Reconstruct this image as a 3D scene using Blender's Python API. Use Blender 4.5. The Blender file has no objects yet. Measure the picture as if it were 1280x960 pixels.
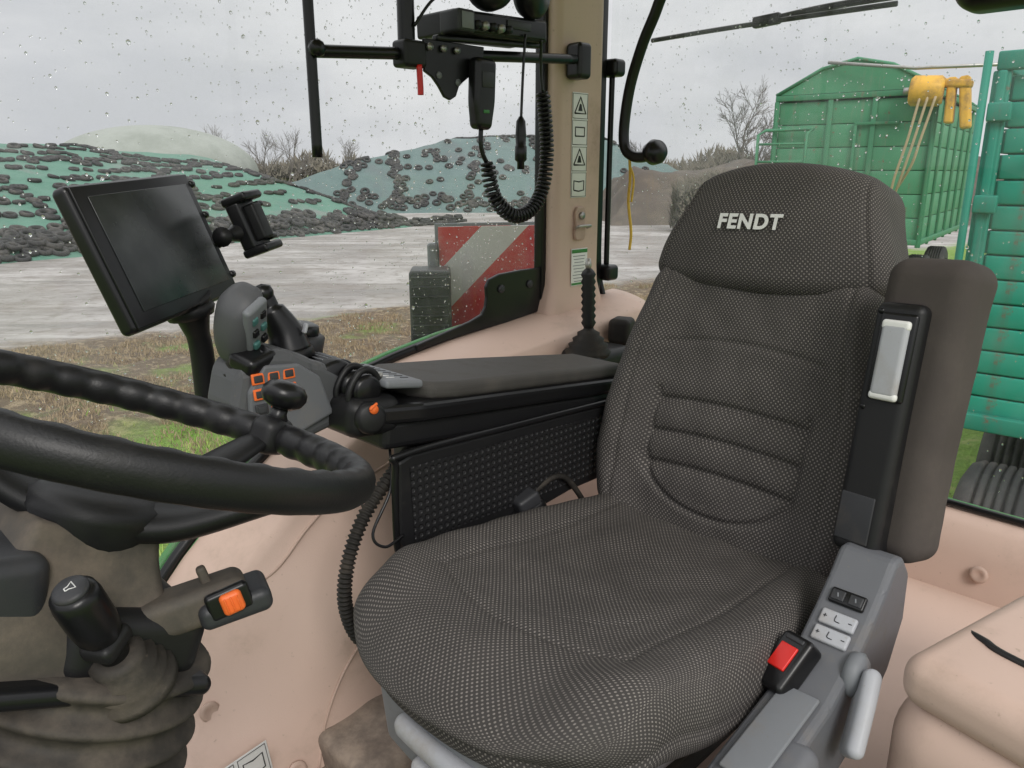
import bpy, bmesh, math, random
from mathutils import Vector, Matrix, noise
random.seed(7)
R=math.radians
I4=Matrix.Identity(4)
scene=bpy.context.scene
# ------------------------------------------------------------------ site frame (yard axes turned 135 deg to the tractor)
YM=Matrix.Translation((.95,.635,0))@Matrix.Rotation(R(135),4,'Z')

# ------------------------------------------------------------------ materials
def newmat(name):
    m=bpy.data.materials.new(name); m.use_nodes=True
    nt=m.node_tree; b=nt.nodes['Principled BSDF']; return m,nt,b
def N(nt,t,**k):
    n=nt.nodes.new(t)
    for a,v in k.items():
        if a in n.inputs: n.inputs[a].default_value=v
        else: setattr(n,a,v)
    return n
def mathn(nt,op,a,b=None,c=None,clamp=False):
    n=nt.nodes.new('ShaderNodeMath'); n.operation=op; n.use_clamp=clamp
    for i,x in enumerate((a,b,c)):
        if x is None: continue
        if isinstance(x,(int,float)): n.inputs[i].default_value=x
        else: nt.links.new(x,n.inputs[i])
    return n.outputs[0]
def mix(nt,f,a,b):
    n=nt.nodes.new('ShaderNodeMix'); n.data_type='RGBA'
    for s,x in ((0,f),(6,a),(7,b)):
        if isinstance(x,(int,float)): n.inputs[s].default_value=x
        elif isinstance(x,tuple): n.inputs[s].default_value=(*x[:3],1)
        else: nt.links.new(x,n.inputs[s])
    return n.outputs[2]
def noi(nt,vec,scale,detail=4,rough=.55):
    n=nt.nodes.new('ShaderNodeTexNoise'); n.inputs['Scale'].default_value=scale
    n.inputs['Detail'].default_value=detail; n.inputs['Roughness'].default_value=rough
    nt.links.new(vec,n.inputs['Vector']); return n.outputs['Fac']
def ramp(nt,f,lo,hi):
    n=nt.nodes.new('ShaderNodeMapRange'); n.interpolation_type='SMOOTHSTEP'
    n.inputs[1].default_value=lo; n.inputs[2].default_value=hi
    nt.links.new(f,n.inputs[0]); return n.outputs[0]
def bump(nt,b,h,strength,dist=.001):
    n=nt.nodes.new('ShaderNodeBump'); n.inputs['Strength'].default_value=strength
    n.inputs['Distance'].default_value=dist
    nt.links.new(h,n.inputs['Height']); nt.links.new(n.outputs[0],b.inputs['Normal'])
def pm(name,col,rough=.5,dust=None,dlo=.5,dhi=.75,dscale=9,grain=600,gs=.25,metal=0,var=.12,spec=.5):
    m,nt,b=newmat(name)
    tc=N(nt,'ShaderNodeTexCoord').outputs['Object']
    v=noi(nt,tc,6,5)
    c=mix(nt,v,tuple(x*(1-var) for x in col),tuple(min(1,x*(1+var)) for x in col))
    if dust:
        f=ramp(nt,noi(nt,tc,dscale,8,.7),dlo,dhi)
        sp_=ramp(nt,noi(nt,tc,dscale*16,3,.6),.66,.74)
        f=mathn(nt,'MAXIMUM',f,mathn(nt,'MULTIPLY',sp_,.55))
        c=mix(nt,f,c,dust)
        rr=mathn(nt,'MULTIPLY_ADD',f,.3,rough,clamp=True); nt.links.new(rr,b.inputs['Roughness'])
    else: b.inputs['Roughness'].default_value=rough
    nt.links.new(c,b.inputs['Base Color'])
    b.inputs['Metallic'].default_value=metal; b.inputs['Specular IOR Level'].default_value=spec
    if gs: bump(nt,b,noi(nt,tc,grain,2),gs,.0006)
    return m
black=pm('black_plastic',(.012,.012,.013),.45,(.035,.032,.029),.55,.9,spec=.35)
blacks=pm('black_smooth',(.008,.008,.009),.30,gs=.08,spec=.4)
rubber=pm('rubber_black',(.020,.018,.016),.6,(.075,.062,.05),.45,.8,14,spec=.3)
bootm=pm('dusty_bellows_rubber',(.035,.031,.027),.65,(.12,.10,.08),.4,.75,12,spec=.35)
wheelm=pm('wheel_rim_plastic',(.010,.010,.011),.42,(.026,.024,.022),.5,.85,20,grain=450,gs=.3,spec=.4)
grey=pm('grey_plastic',(.135,.14,.153),.5,(.19,.17,.15),.5,.8,spec=.4)
cgrey=pm('console_grey_plastic',(.085,.087,.093),.5,(.13,.115,.10),.5,.8,spec=.4)
mgrey=pm('mid_grey_plastic',(.19,.20,.215),.5,(.2,.18,.16),.5,.8,spec=.4)
lgrey=pm('light_grey_plastic',(.42,.43,.46),.45,(.32,.29,.26),.45,.8,spec=.4)
dgrey=pm('dark_grey_plastic',(.035,.036,.04),.45,(.07,.06,.052),.5,.8,spec=.4)
colm=pm('column_dusty_plastic',(.070,.062,.053),.6,(.21,.17,.13),.35,.75,7,spec=.35)
beige=pm('beige_plastic',(.60,.440,.365),.55,(.38,.28,.215),.52,.85,5,grain=350,gs=.35,var=.05,spec=.4)
beige2=pm('beige_plastic_dark',(.50,.36,.295),.6,(.34,.25,.19),.5,.8,5,gs=.3,var=.05,spec=.4)
padm=pm('armrest_leather',(.064,.060,.056),.6,(.10,.09,.08),.45,.8,12,grain=900,gs=.5,spec=.3)
suede=pm('armrest_foam',(.072,.062,.057),.85,(.10,.087,.078),.4,.8,9,grain=800,gs=.5,spec=.2)
orange=pm('orange_plastic',(.85,.16,.03),.45,gs=.05)
red=pm('red_plastic',(.7,.02,.015),.35,gs=0)
white=pm('white_print',(.78,.78,.76),.5,gs=0,var=.03)
blackp=pm('black_print',(.01,.01,.01),.5,gs=0)
greenl=pm('green_paint_frame',(.04,.22,.05),.4,(.10,.15,.07),.45,.7,gs=0)
teal=pm('teal_plastic',(.06,.17,.16),.4,gs=.1)
matm=pm('dirty_floor_mat',(.15,.12,.10),.85,(.30,.24,.19),.35,.7,14,grain=120,gs=.7,spec=.2)
steel=pm('steel',(.40,.39,.37),.4,(.25,.2,.15),.5,.8,metal=.8)
yellow=pm('yellow_paint',(.76,.42,.04),.5,(.35,.2,.06),.42,.7,4)
ropem=pm('yellow_rope',(.76,.50,.08),.8)
hosem=pm('tan_hose',(.42,.33,.2),.7)

def fabric():
    m,nt,b=newmat('seat_fabric')
    uv=N(nt,'ShaderNodeTexCoord')
    mp=N(nt,'ShaderNodeMapping'); mp.inputs['Rotation'].default_value=(0,0,R(45))
    nt.links.new(uv.outputs['UV'],mp.inputs[0])
    v=nt.nodes.new('ShaderNodeTexVoronoi'); v.voronoi_dimensions='2D'; v.feature='F1'
    v.inputs['Scale'].default_value=168; v.inputs['Randomness'].default_value=0
    nt.links.new(mp.outputs[0],v.inputs['Vector'])
    d=ramp(nt,v.outputs['Distance'],.31,.18)
    big=noi(nt,uv.outputs['Object'],7,6,.65)
    fine=noi(nt,uv.outputs['Object'],700,2)
    base=mix(nt,big,(.040,.0365,.0350),(.074,.068,.065))
    wear=noi(nt,uv.outputs['Object'],11,5,.7)
    f=mathn(nt,'MULTIPLY',d,mathn(nt,'MULTIPLY_ADD',fine,.9,mathn(nt,'MULTIPLY_ADD',wear,.9,-.35)),clamp=True)
    c=mix(nt,f,base,(.34,.31,.285))
    spots=ramp(nt,noi(nt,uv.outputs['Object'],60,3,.6),.68,.76)
    c=mix(nt,mathn(nt,'MULTIPLY',spots,.3),c,(.19,.17,.15))
    nt.links.new(c,b.inputs['Base Color']); b.inputs['Roughness'].default_value=.8
    b.inputs['Specular IOR Level'].default_value=.25
    h=mathn(nt,'ADD',d,mathn(nt,'MULTIPLY',fine,.5))
    bump(nt,b,h,.6,.0008); return m
fab=fabric()

def perf():
    m,nt,b=newmat('embossed_panel')
    tc=N(nt,'ShaderNodeTexCoord').outputs['UV']
    v=nt.nodes.new('ShaderNodeTexVoronoi'); v.voronoi_dimensions='2D'
    v.inputs['Scale'].default_value=72; v.inputs['Randomness'].default_value=0
    nt.links.new(tc,v.inputs['Vector'])
    d=ramp(nt,v.outputs['Distance'],.36,.22)
    nt.links.new(mix(nt,d,(.014,.014,.015),(.026,.026,.028)),b.inputs['Base Color'])
    b.inputs['Roughness'].default_value=.4; bump(nt,b,d,.9,.003); return m
embossed=perf()

def glassm(name,film,tint=(.98,.99,.985)):
    m=bpy.data.materials.new(name); m.use_nodes=True; nt=m.node_tree; nt.nodes.clear()
    o=nt.nodes.new('ShaderNodeOutputMaterial'); t=N(nt,'ShaderNodeBsdfTransparent'); t.inputs[0].default_value=(*tint,1)
    g=N(nt,'ShaderNodeBsdfGlossy'); g.inputs['Roughness'].default_value=.02
    dd=N(nt,'ShaderNodeBsdfTranslucent'); dd.inputs[0].default_value=(.85,.85,.83,1)
    tc=N(nt,'ShaderNodeTexCoord').outputs['Object']
    f=ramp(nt,noi(nt,tc,4,8,.7),.3,.8)
    s=nt.nodes.new('ShaderNodeMixShader'); nt.links.new(mathn(nt,'MULTIPLY',f,film),s.inputs[0])
    nt.links.new(t.outputs[0],s.inputs[1]); nt.links.new(dd.outputs[0],s.inputs[2])
    s2=nt.nodes.new('ShaderNodeMixShader'); s2.inputs[0].default_value=.03
    nt.links.new(s.outputs[0],s2.inputs[1]); nt.links.new(g.outputs[0],s2.inputs[2])
    nt.links.new(s2.outputs[0],o.inputs[0]); return m
glass=glassm('window_glass',.15)
m,nt,b=newmat('water_drops'); b.inputs['Transmission Weight'].default_value=1; b.inputs['IOR'].default_value=1.33
b.inputs['Roughness'].default_value=0; b.inputs['Base Color'].default_value=(1,1,1,1); water=m
m,nt,b=newmat('screen_glass'); b.inputs['Roughness'].default_value=.12
tc=N(nt,'ShaderNodeTexCoord').outputs['Object']
nt.links.new(mix(nt,ramp(nt,noi(nt,tc,14,6),.35,.85),(.02,.023,.024),(.05,.055,.055)),b.inputs['Base Color'])
nt.links.new(mathn(nt,'MULTIPLY_ADD',noi(nt,tc,18,5),.25,.12),b.inputs['Roughness']); screenm=m

# ------------------------------------------------------------------ object helpers
roots={}
def root(name,loc=(0,0,0),M=None):
    e=bpy.data.objects.new(name,None); e.empty_display_size=.1
    scene.collection.objects.link(e)
    e.matrix_world=M if M is not None else Matrix.Translation(loc)
    roots[e.name]=(M.copy() if M is not None else Matrix.Translation(loc)); return e
def link(o,parent,M=I4):
    scene.collection.objects.link(o)
    if parent is not None:
        o.parent=parent; o.matrix_parent_inverse=roots[parent.name].inverted(); o.matrix_basis=M
    else: o.matrix_world=M
    return o
def mk(name,verts,faces,mat,parent=None,M=I4,smooth=True,uvs=None):
    me=bpy.data.meshes.new(name); me.from_pydata([tuple(v) for v in verts],[],faces)
    if mat: me.materials.append(mat)
    if smooth: me.polygons.foreach_set('use_smooth',[True]*len(me.polygons))
    if uvs is not None:
        l=me.uv_layers.new(name='UVMap'); l.data.foreach_set('uv',[c for uv in uvs for c in uv])
    me.update(); o=bpy.data.objects.new(name,me); return link(o,parent,M)
def c1(h,r,nc,ne):
    L=[(h-r)+r*math.tan(R(45)*k/ne) for k in range(ne,0,-1)]
    core=[-(h-r)+2*(h-r)*i/nc for i in range(nc+1)]
    return [-x for x in L]+core+L[::-1]
def rbox(name,size,r,mat,parent=None,M=I4,n=(1,1,1),ne=3,deform=None,smooth=True):
    h=[s/2 for s in size]; r=min(r,min(h)*.999)
    C=[c1(h[i],r,n[i],ne) for i in range(3)]
    vd={}; V=[]; F=[]; UV=[]
    def vid(p):
        k=tuple(round(x,6) for x in p)
        if k not in vd:
            q=Vector([max(-(h[i]-r),min(h[i]-r,p[i])) for i in range(3)])
            d=Vector(p)-q; d=d.normalized()*r if d.length>1e-9 else d
            w=q+d
            if deform: w=deform(w,Vector(p))
            vd[k]=len(V); V.append(w)
        return vd[k]
    for ax in range(3):
        a,b=[(1,2),(2,0),(0,1)][ax]
        for sg in (-1,1):
            A,B=C[a],C[b]
            for i in range(len(A)-1):
                for j in range(len(B)-1):
                    q=[]
                    for (ii,jj) in ((i,j),(i+1,j),(i+1,j+1),(i,j+1)):
                        p=[0,0,0]; p[ax]=sg*h[ax]; p[a]=A[ii]; p[b]=B[jj]; q.append((p,(A[ii],B[jj]) if ax!=1 else (B[jj],A[ii])))
                    if sg<0: q=q[::-1]
                    ids=[vid(p) for p,_ in q]
                    if len(set(ids))<3: continue
                    F.append(ids); UV+= [u for _,u in q]
    return mk(name,V,F,mat,parent,M,smooth,UV)
def TR(loc,rot=(0,0,0)):
    return Matrix.Translation(loc)@Matrix.Rotation(rot[2],4,'Z')@Matrix.Rotation(rot[1],4,'Y')@Matrix.Rotation(rot[0],4,'X')
def axes(loc,x,y,z):
    M=Matrix.Identity(4)
    for i,a in enumerate((x,y,z)):
        a=Vector(a).normalized()
        for k in range(3): M[k][i]=a[k]
    for k in range(3): M[k][3]=loc[k]
    return M
def cat(pts,n):
    P=[Vector(p) for p in pts]
    if n<=1: return P
    P=[P[0]*2-P[1]]+P+[P[-1]*2-P[-2]]; out=[]
    for i in range(1,len(P)-2):
        for k in range(n):
            t=k/n; a,b,c,d=P[i-1],P[i],P[i+1],P[i+2]
            out.append(.5*((2*b)+(c-a)*t+(2*a-5*b+4*c-d)*t*t+(3*b-a-3*c+d)*t**3))
    out.append(P[-2]); return out
def sweep(name,pts,r,mat,parent=None,M=I4,seg=10,sm=8,flat=1.0):
    P=cat(pts,sm)
    n=len(P); V=[];F=[]
    up=None
    for i,p in enumerate(P):
        t=(P[min(i+1,n-1)]-P[max(i-1,0)]).normalized()
        if up is None:
            up=Vector((0,0,1)) if abs(t.z)<.9 else Vector((1,0,0))
        a=(up-t*up.dot(t)).normalized(); up=a; b_=t.cross(a)
        rr=r(i/(n-1)) if callable(r) else r
        for k in range(seg):
            an=2*math.pi*k/seg; V.append(p+(a*math.cos(an)*flat+b_*math.sin(an))*rr)
    for i in range(n-1):
        for k in range(seg):
            j=i+1
            F.append((i*seg+k,i*seg+(k+1)%seg,j*seg+(k+1)%seg,j*seg+k))
    F.append(tuple(range(seg))[::-1]); F.append(tuple((n-1)*seg+k for k in range(seg)))
    return mk(name,V,F,mat,parent,M)
def lathe(name,prof,mat,parent=None,M=I4,seg=32,cap=True):
    V=[];F=[]
    for (r,z) in prof:
        for k in range(seg):
            a=2*math.pi*k/seg; V.append((r*math.cos(a),r*math.sin(a),z))
    for i in range(len(prof)-1):
        for k in range(seg):
            F.append((i*seg+k,i*seg+(k+1)%seg,(i+1)*seg+(k+1)%seg,(i+1)*seg+k))
    if cap:
        F.append(tuple(range(seg))[::-1]); F.append(tuple((len(prof)-1)*seg+k for k in range(seg)))
    return mk(name,V,F,mat,parent,M)
def alongZ(loc,d):
    d=Vector(d).normalized(); q=d.to_track_quat('Z','Y'); return Matrix.Translation(loc)@q.to_matrix().to_4x4()
def prism(name,poly,th,mat,parent=None,M=I4,bev=.004,seg=2):
    bm=bmesh.new(); vs=[bm.verts.new((x,y,-th/2)) for x,y in poly]; f=bm.faces.new(vs)
    ex=bmesh.ops.extrude_face_region(bm,geom=[f])
    bmesh.ops.translate(bm,verts=[v for v in ex['geom'] if isinstance(v,bmesh.types.BMVert)],vec=(0,0,th))
    bmesh.ops.recalc_face_normals(bm,faces=bm.faces)
    if bev: bmesh.ops.bevel(bm,geom=list(bm.edges),offset=bev,segments=seg,affect='EDGES',profile=.5,clamp_overlap=True)
    me=bpy.data.meshes.new(name); bm.to_mesh(me); bm.free(); me.materials.append(mat)
    o=bpy.data.objects.new(name,me); return link(o,parent,M)
def XZ(y): return axes((0,y,0),(1,0,0),(0,0,1),(0,-1,0))
def box(name,a,b,mat,parent=None,M=I4,r=.003):
    c=[(a[i]+b[i])/2 for i in range(3)]; s=[abs(a[i]-b[i]) for i in range(3)]
    return rbox(name,s,r,mat,parent,M@Matrix.Translation(c),ne=1)
def smooth01(t): t=max(0,min(1,t)); return t*t*(3-2*t)
def interp(x,T):
    if x<=T[0][0]: return T[0][1]
    for (a,b),(c,d) in zip(T,T[1:]):
        if x<=c: return b+(d-b)*(x-a)/(c-a)
    return T[-1][1]
def gs(x,s): return math.exp(-(x/s)**2)

# ================================================================== SEAT
seat=root('tractor_seat',(0,-.03,2.0))
FL=1.6
th=R(14); Wv=Vector((-math.sin(th),0,math.cos(th))); Nv=Vector((math.cos(th),0,math.sin(th)))
B0=Vector((-.2,-.03,2.0))
BM=axes(B0,Nv,(0,1,0),Wv)
def backdef(w,p):
    x,y,z=w; wz=z+.25
    k=interp(wz,[(-.04,.74),(0,.82),(.06,.93),(.14,1),(.24,1),(.34,.93),(.44,.84),(.54,.77)])
    yy=y*k; f=abs(y)/.27
    fr=smooth01((x+.06)/.10)
    dx=.034*smooth01((f-.50)/.38)*fr*interp(wz,[(-.05,.6),(.1,1),(.4,.9),(.54,.3)])
    dx+= .020*gs(wz-.17,.13)*fr*(1-f*f)
    ins=gs(max(0,abs(yy)-.142),.008)
    g=0
    for c in (.155,.215,.278):
        cc_=wz-c+.03*(yy/.27)**2
        g+=gs(cc_,.006)*ins
        dx-=.006*gs(cc_,.022)*ins*fr
    g+=.5*gs(wz-.395+.05*(yy/.27)**2,.006)*gs(max(0,abs(yy)-.15),.01)
    hw=.150; bot=.075
    if wz>bot+.09: g+=gs(abs(yy)-hw,.005)*smooth01((.30-wz)/.015)
    else:
        rr=math.hypot(yy/hw,(wz-(bot+.09))/.09); g+=gs((rr-1)*.11,.006)
    g+=gs(abs(yy)-(.205-.03*smooth01((wz-.3)/.2)),.005)*.6*smooth01(wz/.1)
    dx-=.0075*min(1.2,g)*fr
    dx+=.0032*noise.noise(Vector((yy*20,wz*20,1)))*fr
    return Vector((x+dx-.06,yy,wz))
rbox('backrest',(.12,.54,.57),.045,fab,seat,BM,n=(3,120,140),ne=6,deform=lambda w,p:backdef(w,p))
def headdef(w,p):
    x,y,z=w; t=(z+.12)/.24
    k=1.0-.18*smooth01(t*1.0)-.05*t*t
    x+= .012*gs(z+.02,.09) - .024*(y/.21)**2*smooth01((x+.07)/.1) -.02*t*t
    z-= .024*(abs(y)/.21)**2.2*smooth01(t)
    z+= .012*(y/.21)**2*(1-t)
    g=gs(abs(y)-.196,.004)*smooth01((x+.02)/.06); x-=.005*g
    return Vector((x,y*k,z))
rbox('headrest',(.17,.455,.240),.036,fab,seat,BM@Matrix.Translation((-.068,-.002,.605)),n=(4,90,18),ne=6,deform=headdef)
tx=bpy.data.curves.new('logo','FONT'); tx.body='FENDT'; tx.size=.036; tx.align_x='CENTER'; tx.align_y='CENTER'
tx.extrude=.0006; tx.offset=.0013; tx.shear=.04; tx.space_character=1.12; tx.materials.append(white)
to=bpy.data.objects.new('logo_text',tx); link(to,seat,BM@axes((.0285,-.02,.606),(0,1,0.02),(-.03,-.02,1),(1,0,.03)))
# cushion
def cushdef(w,p):
    x,y,z=w; xx=x/.36; f=abs(y)/.27; top=smooth01((z+.02)/.08)
    fr=smooth01((x-.02)/.34)
    xo=x-.095*fr*(f**2.4)
    yy=y*(1-.09*fr-.10*smooth01((-x-.12)/.2))
    zz=z+ top*(.020*smooth01((f-.5)/.35)-.020*gs(x+.10,.16)*gs(y,.19))
    zz-= .050*smooth01((x-.20)/.17)**1.5*(.25+.75*top)
    g=gs(abs(yy)-.178,.006)*smooth01((.19-x)/.03)
    g+=gs((x-.185)+1.1*yy*yy,.006)*smooth01((.186-abs(yy))/.008)
    rr=math.hypot(yy/.12,(x+.02)/.15); g+=gs((rr-1)*.12,.005)*.4*(1 if x>0 else 0)
    g2=gs(z+.01,.006)*.7
    zz-=.005*min(1.2,g)*top
    zz+=.005*noise.noise(Vector((xo*13,yy*13,2)))*top
    xo-=.03*(1-top)*fr
    if f>.9 or xx>.9: yy*=1-.018*g2; xo-=.005*g2
    return Vector((xo,yy,zz+x*.10))
rbox('seat_cushion',(.73,.55,.120),.048,fab,seat,TR((.115,-.03,2.018)),n=(120,90,4),ne=6,deform=cushdef)
def bellows(w,p):
    k=1+.05*math.sin(w.z*2*math.pi/.045); return Vector((w.x*k,w.y*k,w.z))
rbox('suspension_bellows',(.34,.32,.26),.03,rubber,seat,TR((.03,-.03,1.79)),n=(4,4,40),ne=2,deform=bellows)
rbox('seat_pan',(.56,.42,.07),.02,grey,seat,TR((.07,-.03,1.94),(0,R(-5),0)))
rbox('base_plate',(.50,.42,.06),.015,steel,seat,TR((.03,-.03,1.64)))
bend=lambda w,p:Vector((w.x-.5*w.y*w.y,w.y,w.z))
rbox('front_bracket',(.05,.34,.115),.02,mgrey,seat,TR((.395,-.01,1.935),(0,R(6),0)),ne=4,n=(1,6,2),deform=bend)
rbox('front_handle',(.030,.22,.034),.015,lgrey,seat,TR((.428,.0,1.958),(0,R(10),0)),ne=4,n=(1,8,1),deform=bend)
rbox('front_handle_low',(.026,.20,.026),.012,lgrey,seat,TR((.425,.02,1.908),(0,R(10),0)),ne=4,n=(1,8,1),deform=bend)
# left-hand side console
prism('side_console',[(-.10,2.165),(-.07,2.132),(-.035,2.10),(.01,2.065),(.08,2.030),(.22,2.000),(.42,1.945),(.42,1.87),(.05,1.89),(-.03,1.91),(-.13,1.98),(-.17,2.05),(-.165,2.125),(-.13,2.163)],.080,grey,seat,XZ(.290),bev=.010,seg=3)
rbox('side_console_cap',(.34,.10,.05),.02,grey,seat,TR((.30,.30,1.96),(0,R(12),0)),ne=4)
rbox('console_inlay',(.16,.05,.006),.003,mgrey,seat,TR((.16,.292,2.021),(0,R(10),0)),ne=2)
for i,(xx,zz,mt,mm) in enumerate([(-.046,2.114,blacks,1),(-.020,2.0925,lgrey,2),(.000,2.0765,lgrey,2)]):
    a=[R(44),R(39),R(37)][i]
    Mx=TR((xx,.290,zz),(0,a,0))
    rbox('button_plate_%d'%i,(.022,.048,.008),.0032,mt,seat,Mx,ne=3)
    if mm==1:
        for s in (-1,1): rbox('rocker_%d'%s,(.015,.018,.004),.0018,dgrey,seat,Mx@Matrix.Translation((0,s*.012,.0045)),ne=2)
        for s in (-1,1): rbox('icon_%d'%s,(.006,.002,.001),.0004,mgrey,seat,Mx@TR((0,s*.012,.0068),(0,0,R(20))),ne=1)
    else:
        for s in (-1,1): rbox('mark_%d_%d'%(i,s),(.0013,.005,.0008),.0003,dgrey,seat,Mx@Matrix.Translation((0,s*.017,.0044)),ne=1)
        rbox('mark_v_%d'%i,(.005,.0013,.0008),.0003,dgrey,seat,Mx@Matrix.Translation((0,-.017,.0046)),ne=1)
        sweep('icon_seat_%d'%i,[(-.005,-.003,.0044),(.003,-.003,.0044),(.004,.004,.0044)],.0007,dgrey,seat,Mx,seg=5,sm=3)
RL=TR((.045,.355,2.018),(R(-18),R(50),R(8)))
rbox('recline_lever',(.112,.022,.062),.0109,lgrey,seat,RL,n=(8,1,2),ne=5,deform=lambda w,p:Vector((w.x,w.y,w.z*(1.0-.25*smooth01((-w.x)/.06)))))
lathe('recline_pivot',[(.0,.0),(.028,.0),(.03,.012),(.022,.02),(0,.021)],mgrey,seat,alongZ((.01,.322,2.045),(0,1,0)))
sweep('lever_icon',[(.008,.0115,.008),(.020,.0115,.009),(.026,.0115,-.006)],.0012,dgrey,seat,RL,seg=5,sm=4)
# armrest folded up
AM=TR((-.228,.288,2.345),(R(2),R(-12),R(-8)))
def armd(w,p):
    t=(w.z+.21)/.42
    return Vector((w.x*(1-.12*gs(t,.3)),w.y*(1-.06*(1-t))-.004*math.sin(t*3)+.0015*noise.noise(w*25),w.z))
rbox('armrest_pad',(.10,.128,.435),.032,suede,seat,AM,n=(3,4,24),ne=6,deform=armd)
MF=AM@Matrix.Translation((.046,-.018,-.034))
rbox('armrest_underside',(.055,.070,.365),.014,black,seat,MF,n=(2,2,8),ne=4)
rbox('armrest_recess',(.01,.052,.125),.006,blacks,seat,MF@Matrix.Translation((.0265,.004,.105)),ne=2)
rbox('armrest_roller',(.014,.038,.104),.0069,lgrey,seat,MF@Matrix.Translation((.032,.004,.100)),ne=4)
rbox('armrest_roller_cap',(.015,.040,.014),.005,white,seat,MF@Matrix.Translation((.031,.004,.150)),ne=3)
rbox('armrest_roller_foot',(.015,.040,.012),.005,white,seat,MF@Matrix.Translation((.031,.004,.050)),ne=3)
rbox('armrest_lower_seam',(.004,.05,.07),.002,dgrey,seat,MF@Matrix.Translation((.027,-.004,-.13)),ne=2)
for z in (.168,.03): lathe('screw_%d'%int(z*1000),[(0,0),(.004,0),(.004,.002),(0,.002)],blacks,seat,alongZ(MF@Vector((.0265,-.024,z)),(1,0,0)),seg=12)
sweep('armrest_pivot',[(-.17,.22,2.16),(-.19,.26,2.15),(-.19,.31,2.15)],.022,dgrey,seat)
# seat belt buckle
buckle=root('seat_belt_buckle',(.05,.262,2.03))
BK=TR((.062,.262,2.050),(R(8),R(40),R(-14)))
rbox('buckle_body',(.082,.050,.034),.008,blacks,buckle,BK,ne=4)
rbox('buckle_button',(.036,.028,.006),.002,red,buckle,BK@Matrix.Translation((-.004,0,.0172)),ne=2)
rbox('buckle_slot',(.007,.030,.006),.002,dgrey,buckle,BK@Matrix.Translation((-.032,0,.016)),ne=2)
sweep('buckle_stalk',[(.08,.255,2.01),(.05,.245,1.97),(.0,.24,1.93)],.012,blacks,buckle,flat=1.6)
rc=root('seat_adjuster_unit',(-.1,-.3,2.06))
rbox('housing',(.10,.05,.06),.015,blacks,rc,TR((-.02,-.305,2.045),(0,R(20),R(-10))),ne=3)
rbox('cover',(.05,.04,.03),.008,dgrey,rc,TR((-.02,-.30,2.085),(0,R(20),R(-10))),ne=3)
sweep('cable_b',[(-.2,-.28,2.0),(-.13,-.30,2.10),(-.06,-.31,2.09),(.0,-.31,2.04)],.006,rubber,rc)

# ================================================================== RIGHT ARMREST + CONTROL CONSOLE
arm=root('armrest_control_console',(.1,-.42,2.3))
tilt=R(-6.3)
poly=[(-.36,-.335),(.12,-.325),(.17,-.335),(.195,-.37),(.20,-.44),(.19,-.50),(.15,-.525),(-.05,-.52),(-.36,-.48)]
Mt=TR((0,0,2.309),(0,tilt,0))
prism('elbow_pad',poly,.030,padm,arm,Mt,bev=.012,seg=5)
prism('arm_carrier',[(-.40,-.325),(.20,-.318),(.28,-.33),(.31,-.40),(.30,-.49),(.25,-.535),(-.40,-.50)],.034,blacks,arm,TR((0,0,2.279),(0,tilt,0)),bev=.010,seg=3)
prism('arm_skirt',[(-.42,-.33),(.27,-.335),(.27,-.50),(-.42,-.50)],.05,black,arm,TR((0,0,2.243),(0,tilt,0)),bev=.012,seg=3)
SP=TR((.225,-.412,2.352),(0,R(-10),0))
rbox('slider_plate',(.075,.165,.014),.006,mgrey,arm,SP,ne=3)
for i in range(9):
    for j in (0,1):
        rbox('tick_%d_%d'%(i,j),(.016,.0022,.001),.0004,white if j else dgrey,arm,SP@Matrix.Translation((-.014+j*.028,-.066+i*.0155,.0075)),ne=1)
for i in range(5):
    y=-.355-.034*i
    lathe('roller_%d'%i,[(0,-.012),(.020,-.012),(.025,-.007),(.025,.007),(.020,.012),(0,.012)],blacks,arm,alongZ((.285,y,2.350),(0,1,0)),seg=24)
    sweep('roller_hoop_%d'%i,[(.252,y,2.345),(.268,y,2.376),(.292,y,2.381),(.315,y,2.352),(.314,y,2.32)],.0055,black,arm,seg=8)
for i in range(4):
    lathe('chrome_ring_%d'%i,[(.0,-.003),(.0065,-.003),(.0065,.003),(0,.003)],steel,arm,alongZ((.255,-.36-.03*i,2.368),(0,.2,1)),seg=16)
lathe('orange_dial',[(0,0),(.024,0),(.026,.006),(.024,.018),(.018,.022),(0,.022)],black,arm,alongZ((.295,-.338,2.312),(.25,1,.15)),seg=30)
lathe('orange_dial_ring',[(0.0,.0),(.007,.0),(.007,.004),(0,.004)],orange,arm,alongZ((.297,-.318,2.329),(.25,1,.15)),seg=20)
rbox('orange_dial_mark',(.016,.004,.004),.001,orange,arm,TR((.298,-.316,2.334),(0,R(30),0)),ne=1)
rbox('roller_housing',(.10,.19,.065),.022,black,arm,TR((.280,-.425,2.308),(0,R(-6),0)),ne=4)
prism('front_console_rear',[(.265,2.30),(.285,2.365),(.335,2.398),(.375,2.410),(.405,2.405),(.415,2.30),(.38,2.275)],.165,cgrey,arm,XZ(-.475),bev=.014,seg=3)
prism('front_console',[(.32,2.30),(.345,2.402),(.385,2.424),(.435,2.432),(.470,2.405),(.486,2.345),(.472,2.30),(.40,2.278)],.098,cgrey,arm,XZ(-.440),bev=.016,seg=3)
prism('console_side_skin',[(.325,2.315),(.345,2.378),(.380,2.404),(.435,2.410),(.462,2.375),(.464,2.325),(.40,2.292)],.010,grey,arm,XZ(-.389),bev=.004,seg=2)
KT=axes((.422,-.3825,2.370),(1,0,0),(0,-.12,1),(0,1,.12))
ki=0
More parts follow.
